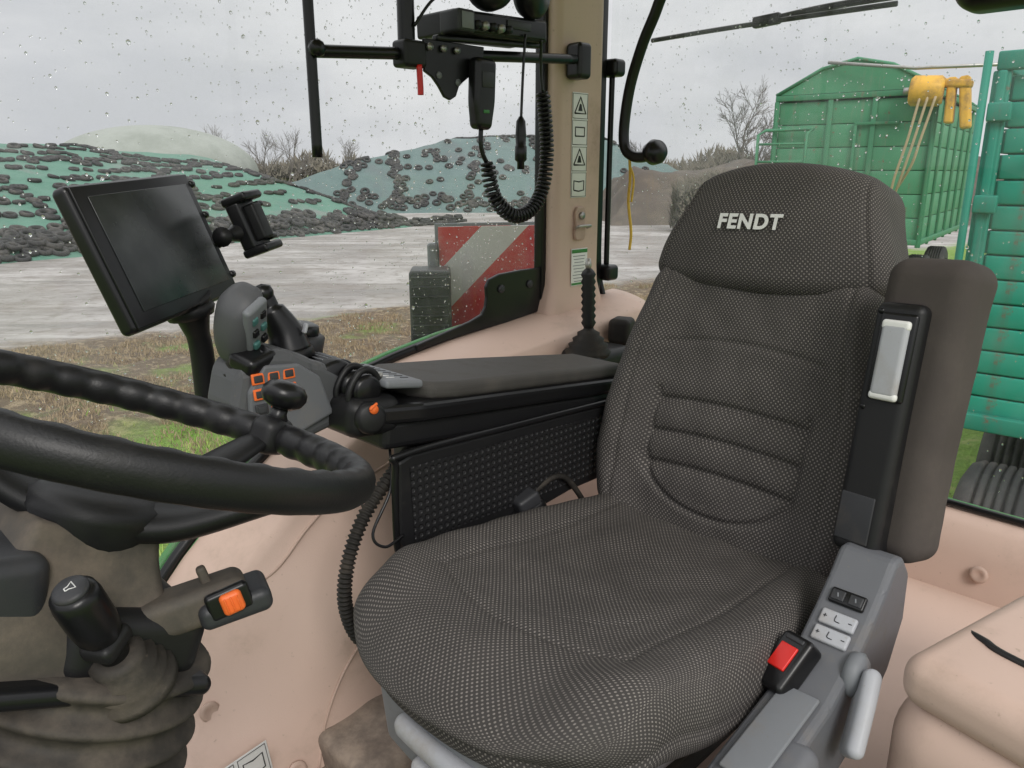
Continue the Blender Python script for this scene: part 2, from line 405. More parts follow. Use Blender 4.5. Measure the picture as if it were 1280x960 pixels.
for r_ in range(3):
    for q in range(3):
        if r_==1 and q==1: continue
        oc=(r_,q)!=(2,2)
        rbox('key_%d'%ki,(.0195,.0165,.004),.0018,orange if oc else dgrey,arm,KT@Matrix.Translation(((q-1)*.0245,(1-r_)*.0225,.0)),ne=2)
        rbox('keytop_%d'%ki,(.0135,.0105,.004),.0015,dgrey,arm,KT@Matrix.Translation(((q-1)*.0245,(1-r_)*.0225,.0015)),ne=2); ki+=1
lathe('key_wheel',[(0,0),(.009,0),(.008,.004),(0,.004)],blacks,arm,KT,seg=18)
lathe('thumb_wheel',[(0,-.078),(.032,-.078),(.037,-.072),(.037,.072),(.032,.078),(0,.078)],blacks,arm,alongZ((.308,-.472,2.358),(0,1,0)),seg=36)
for i in range(16):
    a=R(150-i*13); rbox('thumb_tick_%d'%i,(.0016,.11,.003),.0004,mgrey,arm,TR((.308+.0372*math.cos(a),-.472,2.358+.0372*math.sin(a)),(0,R(90)-a,0)),ne=1)
lathe('dial',[(0,0),(.028,0),(.030,.006),(.028,.016),(.022,.019),(0,.019)],blacks,arm,alongZ((.305,-.505,2.420),(-.1,.1,1)),seg=32)
lathe('dial_base',[(0,-.02),(.036,-.02),(.038,.008),(.032,.012),(0,.012)],dgrey,arm,alongZ((.305,-.505,2.410),(-.1,.1,1)),seg=32)
sweep('joystick_stem',[(.345,-.47,2.405),(.350,-.475,2.435),(.365,-.482,2.468),(.372,-.488,2.49)],lambda t:.034-.019*t if t<.75 else .015,blacks,arm,seg=16)
lathe('joystick_knob',[(0,0),(.010,.001),(.0155,.008),(.0165,.018),(.013,.027),(0,.031)],blacks,arm,alongZ((.373,-.488,2.482),(.1,0,1)),seg=24)
rbox('joystick_button',(.005,.010,.016),.002,lgrey,arm,TR((.330,-.446,2.442),(0,R(-20),0)),ne=2)
lathe('joystick_collar',[(0,0),(.038,0),(.036,.010),(.030,.016),(0,.016)],black,arm,alongZ((.345,-.47,2.397),(.1,0,1)),seg=26)
mf=root('multifunction_joystick',(.45,-.43,2.44))
def gripd(w,p):
    t=(w.z+.06)/.12
    return Vector((w.x*(.74+.32*smooth01(t))+.010*math.sin(t*3)-.03*t*t,w.y*(.8+.3*t),w.z))
GM=TR((.455,-.425,2.458),(R(-24),R(26),R(18)))
rbox('grip',(.054,.056,.122),.022,cgrey,mf,GM,n=(3,3,10),ne=5,deform=gripd)
rbox('grip_face',(.044,.014,.090),.006,mgrey,mf,GM@TR((-.013,.026,.014),(R(-3),0,0)),ne=3)
for i in range(3):
    for j in range(2):
        rbox('grip_button_%d_%d'%(i,j),(.012,.008,.013),.003,teal if (i+j)%2 else blacks,mf,GM@Matrix.Translation((-.022+j*.018,.033,-.012+i*.024)),ne=3)
lathe('boot',[(.034,0),(.028,.010),(.032,.016),(.024,.026),(.026,.032),(.020,.042),(.016,.052)],rubber,mf,alongZ((.44,-.435,2.380),(.1,.15,1)),seg=24)
rbox('grip_heel',(.06,.05,.03),.012,blacks,mf,TR((.437,-.412,2.416),(R(-20),R(8),R(18))),ne=4)
prism('side_panel',[(-.34,2.215),(.235,2.243),(.262,2.235),(.266,2.10),(.255,2.075),(.02,2.04),(-.16,2.06),(-.34,2.06)],.02,black,arm,XZ(-.318),bev=.006,seg=2)
mk('panel_emboss',[(-.28,-.3065,2.075),(.235,-.3065,2.085),(.24,-.3065,2.222),(-.28,-.3065,2.20)],[(0,1,2,3)],embossed,arm,uvs=[(-.28,.075),(.235,.085),(.24,.222),(-.28,.20)],smooth=False)
sweep('panel_lip',[(-.3,-.308,2.222),(0,-.308,2.236),(.25,-.306,2.247),(.268,-.308,2.225),(.27,-.31,2.10),(.262,-.31,2.07)],.006,blacks,arm,seg=8)
rbox('support_arm',(.10,.08,.26),.02,dgrey,arm,TR((.12,-.42,2.13)),ne=3)
hs=root('corrugated_hose',(.36,-.33,2.08))
hp=cat([(.17,-.38,2.23),(.235,-.352,2.205),(.31,-.335,2.155),(.355,-.325,2.085),(.365,-.32,2.01),(.335,-.31,1.94),(.25,-.27,1.90)],60)
sweep('hose',hp,lambda t:.0105+.0020*math.sin(t*400),rubber,hs,sm=1,seg=12)
sweep('thin_cable',[(.24,-.36,2.24),(.27,-.32,2.19),(.315,-.31,2.13),(.30,-.30,2.105),(.26,-.305,2.11)],.0025,blacks,hs)

# ================================================================== MONITOR
mon=root('touchscreen_monitor',(.515,-.515,2.58))
wx=Vector((-.80,-.58,.055)).normalized(); up=Vector((.03,-.38,.92)); up=(up-wx*up.dot(wx)).normalized(); nz=wx.cross(up)
MM=axes((.508,-.515,2.578),wx,up,nz)
rbox('casing',(.272,.200,.026),.009,blacks,mon,MM@Matrix.Translation((0,0,-.013)),ne=4)
rbox('bezel',(.264,.192,.004),.0018,blacks,mon,MM@Matrix.Translation((0,0,.0015)),ne=2)
rbox('screen',(.226,.158,.002),.0008,screenm,mon,MM@Matrix.Translation((.004,.002,.0042)),ne=1)
rbox('back_hump',(.16,.12,.04),.012,black,mon,MM@Matrix.Translation((0,-.01,-.045)),ne=3)
for i in range(4): lathe('edge_clip_%d'%i,[(0,0),(.006,0),(.006,.01),(0,.011)],blacks,mon,alongZ(MM@Vector((.132,-.07+.05*i,.0)),wx),seg=10)
sweep('stand',[(.475,-.53,2.50),(.465,-.54,2.46),(.452,-.555,2.41),(.445,-.57,2.33)],lambda t:.034-.016*min(t,.5)/.5,black,mon,seg=14)
lathe('stand_collar',[(.034,0),(.038,.01),(.034,.02)],black,mon,alongZ((.470,-.535,2.468),(.2,0,1)),seg=20)
ph=root('phone_holder',(.34,-.61,2.59))
PM=axes((.338,-.59,2.595),wx,up,nz)
rbox('clamp_body',(.056,.080,.026),.006,blacks,ph,PM,ne=3)
rbox('jaw_top',(.060,.014,.046),.005,blacks,ph,PM@Matrix.Translation((0,.043,.008)),ne=3)
rbox('jaw_bottom',(.060,.014,.046),.005,blacks,ph,PM@Matrix.Translation((0,-.043,.008)),ne=3)
rbox('slider',(.03,.06,.02),.005,black,ph,PM@Matrix.Translation((.0,0,.02)),ne=3)
sweep('ball_arm',[PM@Vector((-.02,-.006,-.01)),PM@Vector((-.045,-.006,-.016)),PM@Vector((-.07,-.006,-.012))],lambda t:.016-.006*math.sin(t*3.14),black,ph,seg=12)
for s in(-1,1): rbox('prong_%d'%s,(.02,.010,.02),.004,blacks,ph,PM@Matrix.Translation((.030,s*.028,.012)),ne=2)

# ================================================================== STEERING WHEEL + COLUMN
sw=root('steering_wheel',(.735,-.04,2.475))
TW=R(23.5)
n_=Vector((-math.sin(TW),0,math.cos(TW))); xw=Vector((math.cos(TW),0,math.sin(TW)))
SM=axes((.738,-.043,2.476),xw,n_.cross(xw),n_)
Rr=.203; NN=360
V=[];F=[];sg=18
for i in range(NN):
    a=2*math.pi*i/NN
    for k in range(sg):
        b_=2*math.pi*k/sg
        inner=smooth01((-math.cos(b_)+.3)/.6)
        rr=.0156-.0024*(math.cos(a*40)*.5+.5)**1.5*inner
        V.append(((Rr+rr*math.cos(b_))*math.cos(a),(Rr+rr*math.cos(b_))*math.sin(a),rr*1.12*math.sin(b_)))
for i in range(NN):
    for k in range(sg):
        F.append((i*sg+k,((i+1)%NN)*sg+k,((i+1)%NN)*sg+(k+1)%sg,i*sg+(k+1)%sg))
mk('rim',V,F,wheelm,sw,SM)
for i,(a,wd) in enumerate(((204,1),(148,1.35),(330,1.2))):
    a=R(a); d=Vector((math.cos(a),math.sin(a),0))
    sweep('spoke_%d'%i,[d*.02+Vector((0,0,-.085)),d*.07+Vector((0,0,-.072)),d*.13+Vector((0,0,-.038)),d*.175+Vector((0,0,-.014)),d*(Rr-.004)+Vector((0,0,-.004))],lambda t:(.030-.017*t)*wd,black,sw,SM,seg=14,flat=.45)
lathe('hub',[(0,-.16),(.038,-.155),(.042,-.12),(.046,-.10),(.058,-.078),(.055,-.066),(.03,-.060),(0,-.058)],black,sw,SM,seg=32)
ka=R(203); kd=Vector((math.cos(ka),math.sin(ka),0))
rbox('knob_clamp',(.046,.036,.042),.014,black,sw,SM@TR(kd*(Rr+.0),(0,0,ka)),ne=4)
KM=SM@Matrix.Translation(kd*(Rr+.002))
lathe('knob_stem',[(.014,.015),(.009,.025),(.009,.034)],blacks,sw,KM,seg=16)
lathe('knob',[(0,.030),(.012,.031),(.021,.036),(.0250,.044),(.0245,.051),(.019,.058),(.009,.0615),(0,.062)],blacks,sw,KM,seg=32)

sc=root('steering_column',(.8,-.03,2.2))
P=[]
for i in range(150):
    t=i/149; s_=math.sin(t*2*math.pi*14)
    P.append((.090+.016*t+.0075*(s_ if s_>0 else s_*.5),-.190-.40*t))
lathe('rubber_boot',P[::-1],bootm,sc,SM@Matrix.Translation((-.028,.010,0)),seg=56)
def cold(w,p):
    t=(w.z+.065)/.13
    k=.62+.38*smooth01((1-t)*1.3)
    return Vector((w.x*k-.012*t,w.y*k,w.z))
rbox('housing',(.165,.165,.13),.014,colm,sc,SM@Matrix.Translation((.02,-.008,-.148)),n=(8,8,12),ne=4,deform=cold)
rbox('housing_front',(.13,.15,.085),.014,dgrey,sc,SM@TR((.10,-.01,-.155),(0,R(12),0)),ne=4)
rbox('housing_seam',(.150,.152,.004),.0018,blacks,sc,SM@Matrix.Translation((.018,-.008,-.170)),ne=2)
rbox('switch_housing',(.115,.14,.060),.018,black,sc,SM@Matrix.Translation((-.033,.010,-.170)),ne=4)
rbox('boot_flange',(.178,.178,.018),.009,blacks,sc,SM@Matrix.Translation((-.012,0.003,-.200)),ne=3)
st0=Vector((.786,.037,2.290)); st1=Vector((.820,.058,2.385))
dd=(st1-st0).normalized()
lathe('stalk_bellows',[(.034,-.012),(.034,-.004),(.029,.0),(.031,.006),(.025,.010),(.027,.016),(.020,.020),(.0215,.026),(.015,.030)],bootm,sc,alongZ(st0,dd),seg=32)
lathe('stalk',[(.011,.02),(.0115,.04),(.0125,.052),(.0165,.060),(.0178,.072),(.0178,.098),(.0165,.105),(.013,.108)],blacks,sc,alongZ(st0,dd),seg=32)
HB=alongZ(st0+dd*.107,dd)
lathe('horn_button',[(0,.0),(.0130,0),(.0130,.003),(.011,.005),(0,.005)],dgrey,sc,HB,seg=28)
hi=[(-.003,-.0015),(-.0005,-.0015),(.0035,-.004),(.0035,.004),(-.0005,.0015),(-.003,.0015),(-.003,-.0015)]
sweep('horn_icon',[(x,y,.0052) for x,y in hi],.0005,white,sc,HB@Matrix.Rotation(R(60),4,'Z'),seg=4,sm=1)
rbox('ring_grip',(.028,.032,.016),.006,black,sc,alongZ(st0+dd*.046,dd),ne=3)
OM=TR((.744,.018,2.320),(R(5),R(8),R(-18)))
rbox('switch_arm',(.13,.040,.034),.010,colm,sc,OM,ne=4)
rbox('switch_tip',(.060,.052,.022),.008,dgrey,sc,OM@Matrix.Translation((-.052,.004,-.006)),ne=4)
rbox('switch_recess',(.036,.010,.024),.004,blacks,sc,OM@TR((-.048,.026,.004),(0,R(6),0)),ne=3)
rbox('orange_button',(.018,.018,.019),.004,orange,sc,OM@TR((-.050,.027,.004),(0,R(6),0)),ne=3)
for i in range(3): rbox('button_rib_%d'%i,(.0015,.002,.014),.0007,orange,sc,OM@TR((-.055+.005*i,.0365,.004),(0,R(6),0)),ne=1)
rbox('arm_nub',(.008,.010,.018),.003,colm,sc,OM@TR((-.034,.0,.022),(0,R(8),0)),ne=2)
sweep('right_stalk',[(.80,-.12,2.28),(.86,-.16,2.33),(.90,-.19,2.36)],lambda t:.011+.006*t,blacks,sc)
lathe('right_stalk_boot',[(.030,0),(.024,.012),(.027,.018),(.019,.03)],rubber,sc,alongZ((.79,-.10,2.27),(.6,-.5,.5)),seg=20)
rbox('dash_cowl',(.24,.34,.26),.06,dgrey,sc,TR((1.05,-.06,2.19),(0,R(20),0)),ne=5)

# ================================================================== CAB SHELL
cab=root('tractor_cab',(0,0,FL))
SILL=[(-.92,2.35),(-.80,2.342),(-.62,2.325),(-.40,2.303),(-.25,2.288),(-.1,2.264),(.0,2.242),(.1,2.205),(.18,2.162),(.254,2.108),(.35,2.038),(.434,1.965),(.52,1.87),(.6,1.75),(.68,1.61)]
def sill(x): return interp(x,SILL)
V=[];F=[];nx=90;nt_=40
for i in range(nx+1):
    x=-.90+1.58*i/nx; zs=sill(x)
    for j in range(nt_+1):
        t=j/nt_
        if t<.3:
            u=t/.3; y=-.79+.15*u; z=zs-.006-.035*u*u
        else:
            u=(t-.3)/.7; y=-.64+.02*math.sin(min(1,u*4)*math.pi/2)+.16*smooth01(u)*smooth01((x+.2)/.3)
            z=(zs-.041)-(zs-.041-1.6)*u
        y+=.05*gs(x-.25,.16)*gs(z-1.85,.14)
        V.append((x,y,z))
for i in range(nx):
    for j in range(nt_):
        a=i*(nt_+1)+j; F.append((a,a+1,a+nt_+2,a+nt_+1))
mk('side_wall_trim',V,F,beige,cab)
WV=list(V)
def wally(x,z): return min(WV,key=lambda v:(v[0]-x)**2+(v[2]-z)**2)[1]
sweep('wall_seam',[(xx,wally(xx,zz)+.0005,zz) for xx,zz in [(.42,1.93),(.34,1.96),(.26,2.02),(.18,2.06),(.05,2.10)]],.0030,beige2,cab,seg=6)
sweep('wall_seam_low',[(xx,wally(xx,zz)+.0005,zz) for xx,zz in [(.36,1.62),(.33,1.70),(.28,1.78),(.20,1.84),(.05,1.87)]],.0030,beige2,cab,seg=6)
for i,(xx,zz) in enumerate([(.40,1.64),(.50,1.76)]):
    yy=wally(xx,zz); lathe('wall_plug_%d'%i,[(0,0),(.018,0),(.018,.004),(.012,.006),(.006,.004),(0,.003)],beige2,cab,alongZ((xx,yy+.001,zz),(.15,1,.2)),seg=20)
for i,(xx) in enumerate((-.35,-.18)):
    lathe('ledge_plug_%d'%i,[(0,0),(.016,0),(.015,.004),(0,.005)],beige2,cab,alongZ((xx,-.72,sill(xx)-.022),(0,.1,1)),seg=16)
sl_=[(x,-.795,sill(x)+.004) for x in [(-.60+1.27*i/40) for i in range(41)]]
sweep('window_seal',sl_,.012,blacks,cab,sm=1,seg=8)
sweep('outer_trim',[(x,-.83,z-.006) for x,y,z in sl_],.012,greenl,cab,sm=1,seg=8)
corner=[(-.60,2.32),(-.60,2.428),(-.57,2.434),(-.50,2.434),(-.42,2.430),(-.385,2.420),(-.374,2.402),(-.376,2.375),(-.372,2.352),(-.36,2.335),(-.32,2.322),(-.25,2.308),(-.15,2.288),(-.15,2.272),(-.3,2.290),(-.45,2.302)]
prism('corner_blank',corner[::-1],.010,blacks,cab,XZ(-.785),bev=.003)
for i,(xx,zz) in enumerate([(-.425,2.392),(-.53,2.394)]):
    lathe('corner_bolt_%d'%i,[(0,0),(.011,0),(.011,.004),(.006,.006),(0,.006)],dgrey,cab,alongZ((xx,-.780,zz),(0,1,0)),seg=16)
def pild(w,p):
    t=(w.z+.65)/1.3
    k=1+.35*smooth01((.10-t)/.10)
    return Vector((w.x*k,w.y*(1+.3*smooth01((.10-t)/.10)),w.z))
rbox('rear_pillar_trim',(.185,.07,1.30),.022,beige,cab,TR((-.680,-.775,2.93)),n=(4,2,30),ne=5,deform=pild)
box('pillar_seal_front',(-.592,-.805,2.34),(-.572,-.775,3.4),blacks,cab)
box('pillar_seal_rear',(-.812,-.80,2.25),(-.776,-.765,3.4),blacks,cab)
sweep('rear_frame_green',[(-.845,-.815,3.4),(-.845,-.812,2.9),(-.847,-.812,2.45),(-.85,-.80,2.33),(-.86,-.76,2.24),(-.87,-.68,2.16),(-.88,-.55,2.07),(-.885,-.35,2.0),(-.89,.0,1.965),(-.89,.4,1.955),(-.89,.85,1.955)],.014,greenl,cab,seg=8)
sweep('rear_frame_seal',[(-.825,-.795,3.4),(-.825,-.790,2.9),(-.825,-.787,2.46),(-.83,-.77,2.335),(-.84,-.735,2.25),(-.85,-.66,2.17),(-.86,-.53,2.085),(-.865,-.33,2.015),(-.87,.0,1.978),(-.87,.4,1.966),(-.87,.85,1.966)],.008,blacks,cab,seg=8)
V2=[];F2=[];ny=50
for i in range(ny+1):
    y=-.80+1.7*i/ny
    top=interp(y,[(-.80,2.33),(-.72,2.2),(-.66,2.155),(-.53,2.07),(-.33,2.0),(0,1.963),(.9,1.951)])
    prof=[(-.88,top),(-.855,top-.004),(-.83,top-.02),(-.80,top-.07),(-.775,top-.2),(-.76,1.6)]
    for p in prof: V2.append((p[0],y,p[1]))
for i in range(ny):
    for j in range(5):
        a=i*6+j; F2.append((a,a+6,a+7,a+1))
mk('rear_wall_trim',V2,F2,beige,cab)
for i,(yy,zz) in enumerate([(.29,1.86),(.55,1.80)]):
    lathe('rear_plug_%d'%i,[(0,0),(.018,0),(.018,.004),(.011,.006),(.006,.003),(0,.003)],beige2,cab,alongZ((-.787,yy,zz),(1,0,.25)),seg=20)
rbox('rear_floor_trim',(.95,.80,.20),.06,beige,cab,TR((-.36,.33,1.705)),n=(4,4,2),ne=4)
box('floor',(-.92,-.86,1.53),(1.5,.86,1.598),dgrey,cab)
rbox('floor_mat',(.75,.62,.02),.008,matm,cab,TR((.38,-.22,1.608)),ne=2)
def lump(w,p):
    return Vector((w.x,w.y,w.z+.012*noise.noise(Vector((w.x*14,w.y*14,3)))))
rbox('mat_step',(.30,.20,.09),.02,matm,cab,TR((.20,-.40,1.655),(0,R(6),0)),n=(14,10,3),deform=lump)
def hump(w,p):
    lo=smooth01((.1-w.z)/.3)
    return Vector((w.x+.07*lo*(1 if w.x>0 else 0),w.y-.045*lo*(1 if w.y<0 else 0),w.z-.03*smooth01((w.x-.05)/.2)))
CV=(-.125,.715)
rbox('wheel_arch_cover',(.50,.60,.50),.07,beige,cab,TR((CV[0],CV[1]+.003,1.845),(0,0,R(-13))),n=(14,10,8),ne=6,deform=hump)
ML=TR((CV[0],CV[1],2.085),(0,0,R(-13)))
rbox('wheel_arch_lid',(.47,.57,.07),.03,beige,cab,ML,n=(6,6,1),ne=5)
for i,(xl) in enumerate((.12,-.02)):
    sweep('cover_slot_%d'%i,[ML@Vector((xl-.01,-.265,.028)),ML@Vector((xl+.005,-.24,.0355)),ML@Vector((xl+.015,-.18,.036)),ML@Vector((xl+.0,.1,.036))],.005,blackp,cab,seg=8)
def roofd(w,p): return Vector((w.x,w.y,w.z-.03*(w.x/.9)**2-.02*(w.y/.8)**2))
rbox('unseen_headliner',(1.70,1.55,.08),.03,beige,cab,TR((-.04,0,3.50)),n=(8,8,1),ne=3,deform=roofd)  # headliner and roof shell stay out of view, added to shade the cab interior
rbox('unseen_roof_shell',(1.85,1.75,.12),.05,greenl,cab,TR((-.04,0,3.61)),n=(8,8,1),ne=3,deform=roofd)
mk('side_glass',[(-.585,-.80,2.2),(1.4,-.80,1.55),(1.4,-.80,3.45),(-.585,-.80,3.45)],[(0,1,2,3)],glass,cab,smooth=False)
mk('rear_glass',[(-.87,-.80,1.97),(-.87,.85,1.95),(-.87,.85,3.45),(-.87,-.80,3.45)],[(0,1,2,3)],glass,cab,smooth=False)
def drops(name,gen,n,axis):
    V=[];F=[]
    base=bmesh.new(); bmesh.ops.create_icosphere(base,subdivisions=1,radius=1); base.verts.ensure_lookup_table()
    bv=[v.co.copy() for v in base.verts]; bf=[[v.index for v in f.verts] for f in base.faces]; base.free()
    for _ in range(n):
        c,r=gen(); o=len(V)
        for v in bv:
            w=v*r; w[axis]*=.45; w.z*=1.15; V.append(c+w)
        F+= [[o+i for i in f] for f in bf]
    mk(name,V,F,water,cab)
def gs1():
    while True:
        x=random.uniform(-.58,1.0); z=random.uniform(2.25,3.25)
        if z<sill(x)+.02: continue
        d=noise.noise(Vector((x*2.5,z*2.5,0)))*.5+.5
        if random.random()< .12+d*(.35+.65*smooth01((.5-x)/.8)):
            return Vector((x,-.8035,z)), min(.0045,.0010+random.expovariate(1/.0006))
def gs2():
    while True:
        y=random.uniform(-.78,.6); z=random.uniform(2.0,3.3)
        if random.random()<.3+.7*smooth01((z-2.5)/.5):
            return Vector((-.8735,y,z)), min(.004,.0011+random.expovariate(1/.0006))
drops('side_rain_drops',gs1,3400,1); drops('rear_rain_drops',gs2,1900,0)

# pillar stickers
st=root('pillar_warning_sticker',(-.66,-.735,2.75))
SX=axes((-.672,-.7385,2.745),(-1,0,0),(0,0,1),(0,1,0))
rbox('sticker_sheet',(.062,.262,.0015),.0005,white,st,SX,ne=1)
for i,cy in enumerate((.098,.033,-.033,-.098)):
    F4=[(-.029,cy-.030),(.029,cy-.030),(.029,cy+.030),(-.029,cy+.030)]
    sweep('frame_%d'%i,[(x,y,.001) for x,y in F4+F4[:1]],.0008,blackp,st,SX,sm=1,seg=4)
for i,cy in enumerate((.098,-.030)):
    T=[(-.022,cy-.018),(.022,cy-.018),(0,cy+.022)]
    sweep('triangle_%d'%i,[(x,y,.001) for x,y in T+T[:1]],.0022,blackp,st,SX,sm=1,seg=4)
    prism('figure_%d'%i,[(-.008,cy-.012),(.008,cy-.012),(.004,cy+.004),(-.002,cy+.006)],.001,blackp,st,SX@Matrix.Translation((0,0,.0012)),bev=0)
sweep('battery',[(-.018,.024,.001),(.018,.024,.001),(.018,.046,.001),(-.018,.046,.001),(-.018,.024,.001)],.0018,blackp,st,SX,sm=1,seg=4)
sweep('book',[(-.02,-.112,.001),(0,-.115,.001),(.02,-.112,.001),(.02,-.088,.001),(0,-.091,.001),(-.02,-.088,.001),(-.02,-.112,.001)],.0018,blackp,st,SX,sm=1,seg=4)
st2=root('pillar_information_label',(-.66,-.735,2.46))
SX2=axes((-.680,-.7365,2.430),(-1,0,0),(0,0,1),(0,1,0))
rbox('sheet',(.066,.100,.0015),.0005,white,st2,SX2,ne=1)
rbox('green_band',(.064,.010,.001),.0004,greenl,st2,SX2@Matrix.Translation((0,.043,.001)),ne=1)
rbox('green_band_low',(.064,.006,.001),.0004,greenl,st2,SX2@Matrix.Translation((0,-.045,.001)),ne=1)
for i in range(9): rbox('text_line_%d'%i,(.05-.006*(i%3),.0018,.0008),.0003,mgrey,st2,SX2@Matrix.Translation((-.002,.030-i*.0085,.001)),ne=1)
hk=root('belt_anchor_hook',(-.67,-.735,2.56))
HM=axes((-.676,-.739,2.545),(-1,0,0),(0,0,1),(0,1,0))
prism('plate',[(-.016,-.042),(.016,-.042),(.022,-.03),(.018,0),(.022,.03),(.014,.045),(-.014,.045),(-.022,.03),(-.018,0),(-.022,-.03)],.010,beige2,hk,HM@Matrix.Translation((0,0,.004)),bev=.003)
lathe('bolt',[(0,0),(.010,0),(.010,.006),(0,.007)],steel,hk,HM@Matrix.Translation((0,.022,.009)),seg=12)
sweep('loop',[(-.022,-.01,.01),(-.024,-.005,.022),(0,-.004,.026),(.024,-.005,.022),(.022,-.01,.01)],.004,steel,hk,HM)
s3=root('floor_warning_sticker',(.45,-.46,1.66))
yy=wally(.50,1.66)
S3=axes((.505,yy+.018,1.692),(-1,-.18,0),(0,-.25,1),(-.1,1,.2)); 
rbox('sheet',(.125,.055,.0015),.0005,white,s3,S3,ne=1)
for k in (-1,1):
    sweep('border_%d'%k,[(k*.031-.027,-.024,.001),(k*.031+.027,-.024,.001),(k*.031+.027,.024,.001),(k*.031-.027,.024,.001),(k*.031-.027,-.024,.001)],.0009,blackp,s3,S3,sm=1,seg=4)
lathe('gear',[(.010,0),(.018,0),(.018,.001),(.010,.001)],blackp,s3,S3@Matrix.Translation((-.031,0,.001)),seg=8,cap=False)
sweep('book',[(.012,-.014,.001),(.031,-.017,.001),(.05,-.014,.001),(.05,.012,.001),(.031,.009,.001),(.012,.012,.001),(.012,-.014,.001)],.0014,blackp,s3,S3,sm=1,seg=4)

gl=root('hand_brake_lever',(-.53,-.57,2.3))
P=[(.055,0),(.058,.012),(.047,.018),(.050,.028),(.038,.034),(.040,.043),(.028,.05),(.028,.058),(.014,.066),(.010,.075)]
lathe('gaiter',P,rubber,gl,TR((-.53,-.575,2.235)),seg=28)
gp=[(.010,0),(.013,.01)]+[(.0165+.0022*math.cos(i*math.pi),.02+.0085*i) for i in range(15)]+[(.014,.148),(.008,.154),(0,.155)]
lathe('ribbed_grip',gp,black,gl,alongZ((-.53,-.575,2.298),(.02,-.02,1)),seg=20)
lathe('pull_ring',[(0.006,.0),(.008,.01),(.006,.026),(0,.027)],steel,gl,alongZ((-.527,-.578,2.45),(.02,-.02,1)),seg=12)
rbox('lever_mount',(.16,.12,.05),.02,black,gl,TR((-.57,-.58,2.225)),ne=3)
rbox('lever_side_box',(.07,.06,.07),.015,rubber,gl,TR((-.70,-.60,2.27),(0,0,R(20))),ne=3)

# ================================================================== ACCESSORY RAIL, RADIO, CABLES
rail=root('accessory_rail',(0,-.65,2.9))
sweep('drop_bar',[(.162,-.652,2.705),(.160,-.655,2.9),(.158,-.66,3.44)],.0095,blacks,rail,seg=12)
sweep('cross_bar',[(.16,-.655,2.885),(-.10,-.66,2.905),(-.35,-.675,2.925),(-.60,-.70,2.945)],.0115,blacks,rail,seg=12)
sweep('upright_bar',[(-.055,-.66,2.88),(-.056,-.66,3.0),(-.057,-.66,3.44)],.017,blacks,rail,seg=12)
rbox('pillar_clamp',(.05,.05,.085),.012,blacks,rail,TR((-.635,-.715,2.945)),ne=4)
rbox('clamp_block',(.055,.045,.05),.008,black,rail,TR((-.058,-.655,2.90)),ne=3)
lathe('clamp_joint',[(0,0),(.015,0),(.016,.01),(.012,.016),(0,.017)],blacks,rail,alongZ((.158,-.645,2.888),(0,1,0)),seg=8)
prism('hook_plate',[(-.08,2.93),(-.08,2.87),(-.10,2.86),(-.115,2.845),(-.13,2.825),(-.145,2.82),(-.16,2.828),(-.17,2.85),(-.20,2.87),(-.23,2.87),(-.24,2.93)],.008,blacks,rail,XZ(-.640),bev=.002)
for i in range(2): lathe('plate_hole_%d'%i,[(0,0),(.007,0),(.007,.002),(0,.002)],mgrey,rail,alongZ((-.115-.05*i,-.636,2.865-.01*i),(0,1,0)),seg=12)
for i in range(3): lathe('rail_stud_%d'%i,[(0,0),(.007,0),(.007,.006),(0,.007)],steel,rail,alongZ((-.09-.035*i,-.634,2.915),(0,1,0)),seg=10)
sweep('red_tag',[(-.065,-.635,2.88),(-.066,-.634,2.84),(-.066,-.634,2.825)],.006,red,rail,seg=8)
radio=root('cb_radio',(-.26,-.63,2.95))
rbox('body',(.27,.12,.045),.006,black,radio,TR((-.27,-.67,2.970),(0,R(2),0)),ne=3)
rbox('front_panel',(.25,.006,.036),.003,blacks,radio,TR((-.27,-.608,2.970),(0,R(2),0)),ne=2)
rbox('display',(.07,.004,.016),.001,dgrey,radio,TR((-.31,-.604,2.975)),ne=1)
for i in range(5): lathe('knob_%d'%i,[(0,0),(.009,0),(.008,.014),(0,.015)],steel if i%2 else black,radio,alongZ((-.185-.022*i,-.606,2.962),(0,1,0)),seg=14)
rbox('side_box',(.045,.06,.042),.006,dgrey,radio,TR((-.152,-.62,2.965)),ne=2)
rbox('side_box_face',(.03,.003,.03),.001,mgrey,radio,TR((-.152,-.5885,2.965)),ne=1)
rbox('bracket',(.30,.02,.012),.004,blacks,radio,TR((-.26,-.64,2.942),(0,R(3),0)),ne=2)
hd=root('headphones',(-.28,-.62,3.04))
for s,xx in ((0,-.235),(1,-.345)):
    lathe('ear_cup_%d'%s,[(0,0),(.044,0),(.052,.012),(.052,.035),(.040,.048),(0,.05)],blacks,hd,alongZ((xx,-.63,3.045),(-.3 if s else .3,1,.0)),seg=28)
sweep('headband',[(-.20,-.62,3.06),(-.21,-.61,3.14),(-.29,-.60,3.19),(-.37,-.61,3.14),(-.38,-.62,3.06)],.013,black,hd)
mic=root('hand_microphone',(-.216,-.62,2.816))
def micd(w,p):
    t=(w.z+.07)/.14; return Vector((w.x*(.72+.28*smooth01(t*2.2)),w.y,w.z))
rbox('body',(.058,.034,.140),.012,blacks,mic,TR((-.216,-.62,2.835),(0,R(-3),0)),n=(2,2,12),ne=4,deform=micd)
rbox('label',(.016,.002,.007),.0008,greenl,mic,TR((-.213,-.6025,2.80)),ne=1)
rbox('grille',(.034,.003,.03),.001,dgrey,mic,TR((-.219,-.6025,2.862)),ne=1)
sweep('mic_cord_neck',[(-.213,-.62,2.765),(-.212,-.62,2.74),(-.218,-.62,2.715),(-.232,-.62,2.695)],.005,blacks,mic)
cc=root('coiled_cable',(-.3,-.62,2.7))
